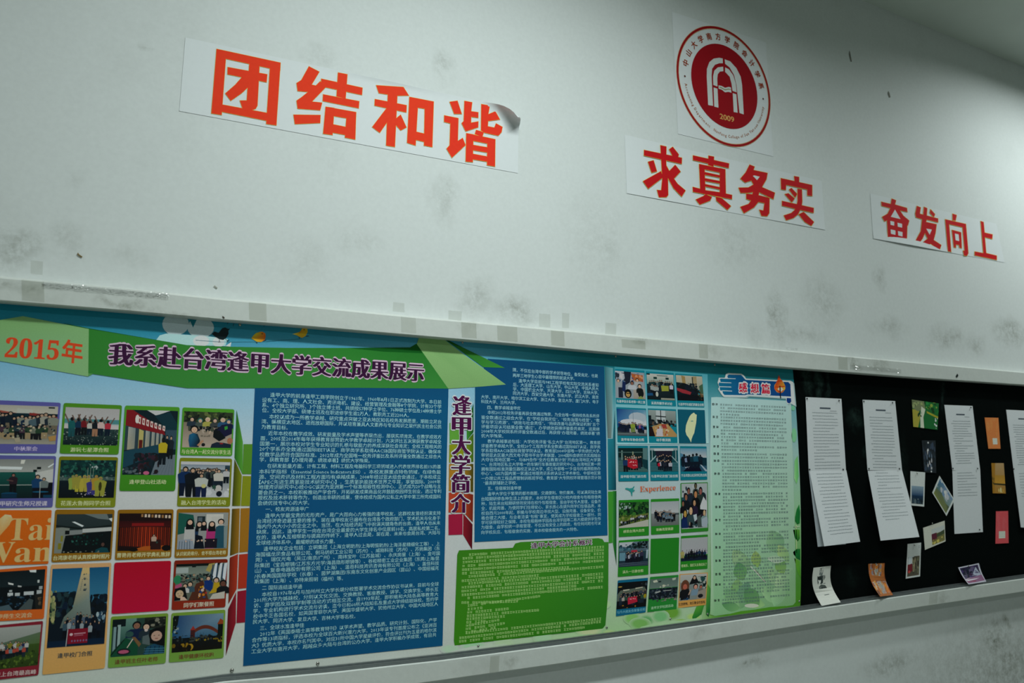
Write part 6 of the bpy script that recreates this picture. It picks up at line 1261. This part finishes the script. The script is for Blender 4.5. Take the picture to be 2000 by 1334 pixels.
for i, (x0, x1, w) in enumerate(TP):
    a = 4; b = (lerp_pts(xs_top, x0)-lerp_pts(up_top, x0))-5
    if x0 in (1214,): b = b*.75; a = 8
    strip([(x0, below(x0, a)), (x1, below(x1, a)), (x1+1, below(x1, b)), (x0+1, below(x0, b))], dm, 'clear_tape', M_TAPE if i not in (2,) else M_TAPE2, 'square of yellowed clear tape '+w, TG)
WT = [([(768, 590), (790, 592), (790, 610), (767, 608)], 'above the upper moulding, leftmost by the dirty smudge'), ([(876, 606), (902, 608), (901, 630), (876, 628)], 'above the upper moulding, on the wide dirty smudge'), ([(1053, 612), (1075, 614), (1075, 640), (1053, 638)], 'above the upper moulding over the smaller blue panel'),
      ([(1183, 630), (1204, 632), (1203, 655), (1182, 653)], 'above the upper moulding over the grid of small photos'), ([(60, 508), (84, 511), (83, 537), (60, 534)], 'above the left end of the upper moulding'), ([(1098, 611), (1112, 612), (1111, 641), (1098, 640)], 'above the upper moulding, narrow upright piece')]
for q, w in WT: strip(q, .0012, 'clear_tape', M_TAPE2, 'faint square of old clear tape '+w, TG)
strip([(84, 549), (330, 572), (330, 583), (84, 560)], dm+.0004, 'crinkled_tape', M_TAPEG, 'long crinkled strip of shiny clear tape along the left of the upper moulding', None, amp=.0045, seed=4, n=90)
strip([(1660, 712), (1760, 721), (1760, 729), (1660, 721)], dm+.0004, 'crinkled_tape', M_TAPEG, 'short crinkled strip of shiny tape above the black felt', None, amp=.0035, seed=7, n=30)
strip([(1535, 678.5), (1558, 680.5), (1558, 684), (1535, 682)], .004, 'crinkled_tape', M_TAPEG, 'tiny shiny scrap of tape above the right end of the poster', None, amp=.004, seed=9, n=8)
strip([(958, lerp_pts(hi_bot, 958)+5), (976, lerp_pts(hi_bot, 976)+5), (974, lerp_pts(lo_bot, 976)-2), (956, lerp_pts(lo_bot, 956)-2)], dm, 'clear_tape', M_TAPE, 'upright yellowed tape on the lower moulding below the green text panel', TG)
strip([(1816, lerp_pts(hi_bot, 1816)+3), (1832, lerp_pts(hi_bot, 1832)+3), (1830, lerp_pts(lo_bot, 1830)-3), (1814, lerp_pts(lo_bot, 1814)-3)], dm, 'clear_tape', M_TAPE2, 'upright old tape on the lower moulding at the right', TG)

M_FLECK = mat('fleck', rough=.9, spec=.1, attr=True)
def fleck(pts, col, label, d=.003, name='fleck'):
    a = Art(d); a.poly(pts, col); o = a.build(name, M_FLECK); s = o.modifiers.new('t', 'SOLIDIFY'); s.thickness = .0015
    return tag(o, label, 'fleck', 'flecks of dirt and insect remains')
fleck([(152, 493), (155, 497), (161, 501), (160, 503), (155, 500), (151, 497)], '5a5434', 'small curled brown fleck on the wall above the poster')
fleck([(419, 557), (425, 562), (424, 563.5), (418, 559)], '707a70', 'short grey fleck on the wall just above the upper moulding')
fleck([(1870, 730), (1872, 733.5), (1869, 738), (1867, 735)], '141c1a', 'black fleck on the upper moulding above the black felt', d=dm+.001)
fleck([(434.5, 617), (439, 620), (438, 622.5), (435, 620)], '2c2c24', 'tiny dark fleck on the upper moulding above the black bird', d=dm+.001)
fleck([(1659.5, 99), (1661, 105), (1664, 120), (1662.5, 120), (1659, 107)], '586058', 'thin grey hair-like fleck on the wall near the ceiling')
fleck([(1735.5, 178), (1737.5, 182), (1739.5, 190), (1737.5, 190), (1735, 183)], '586058', 'thin grey fleck on the wall below the ceiling at the right')
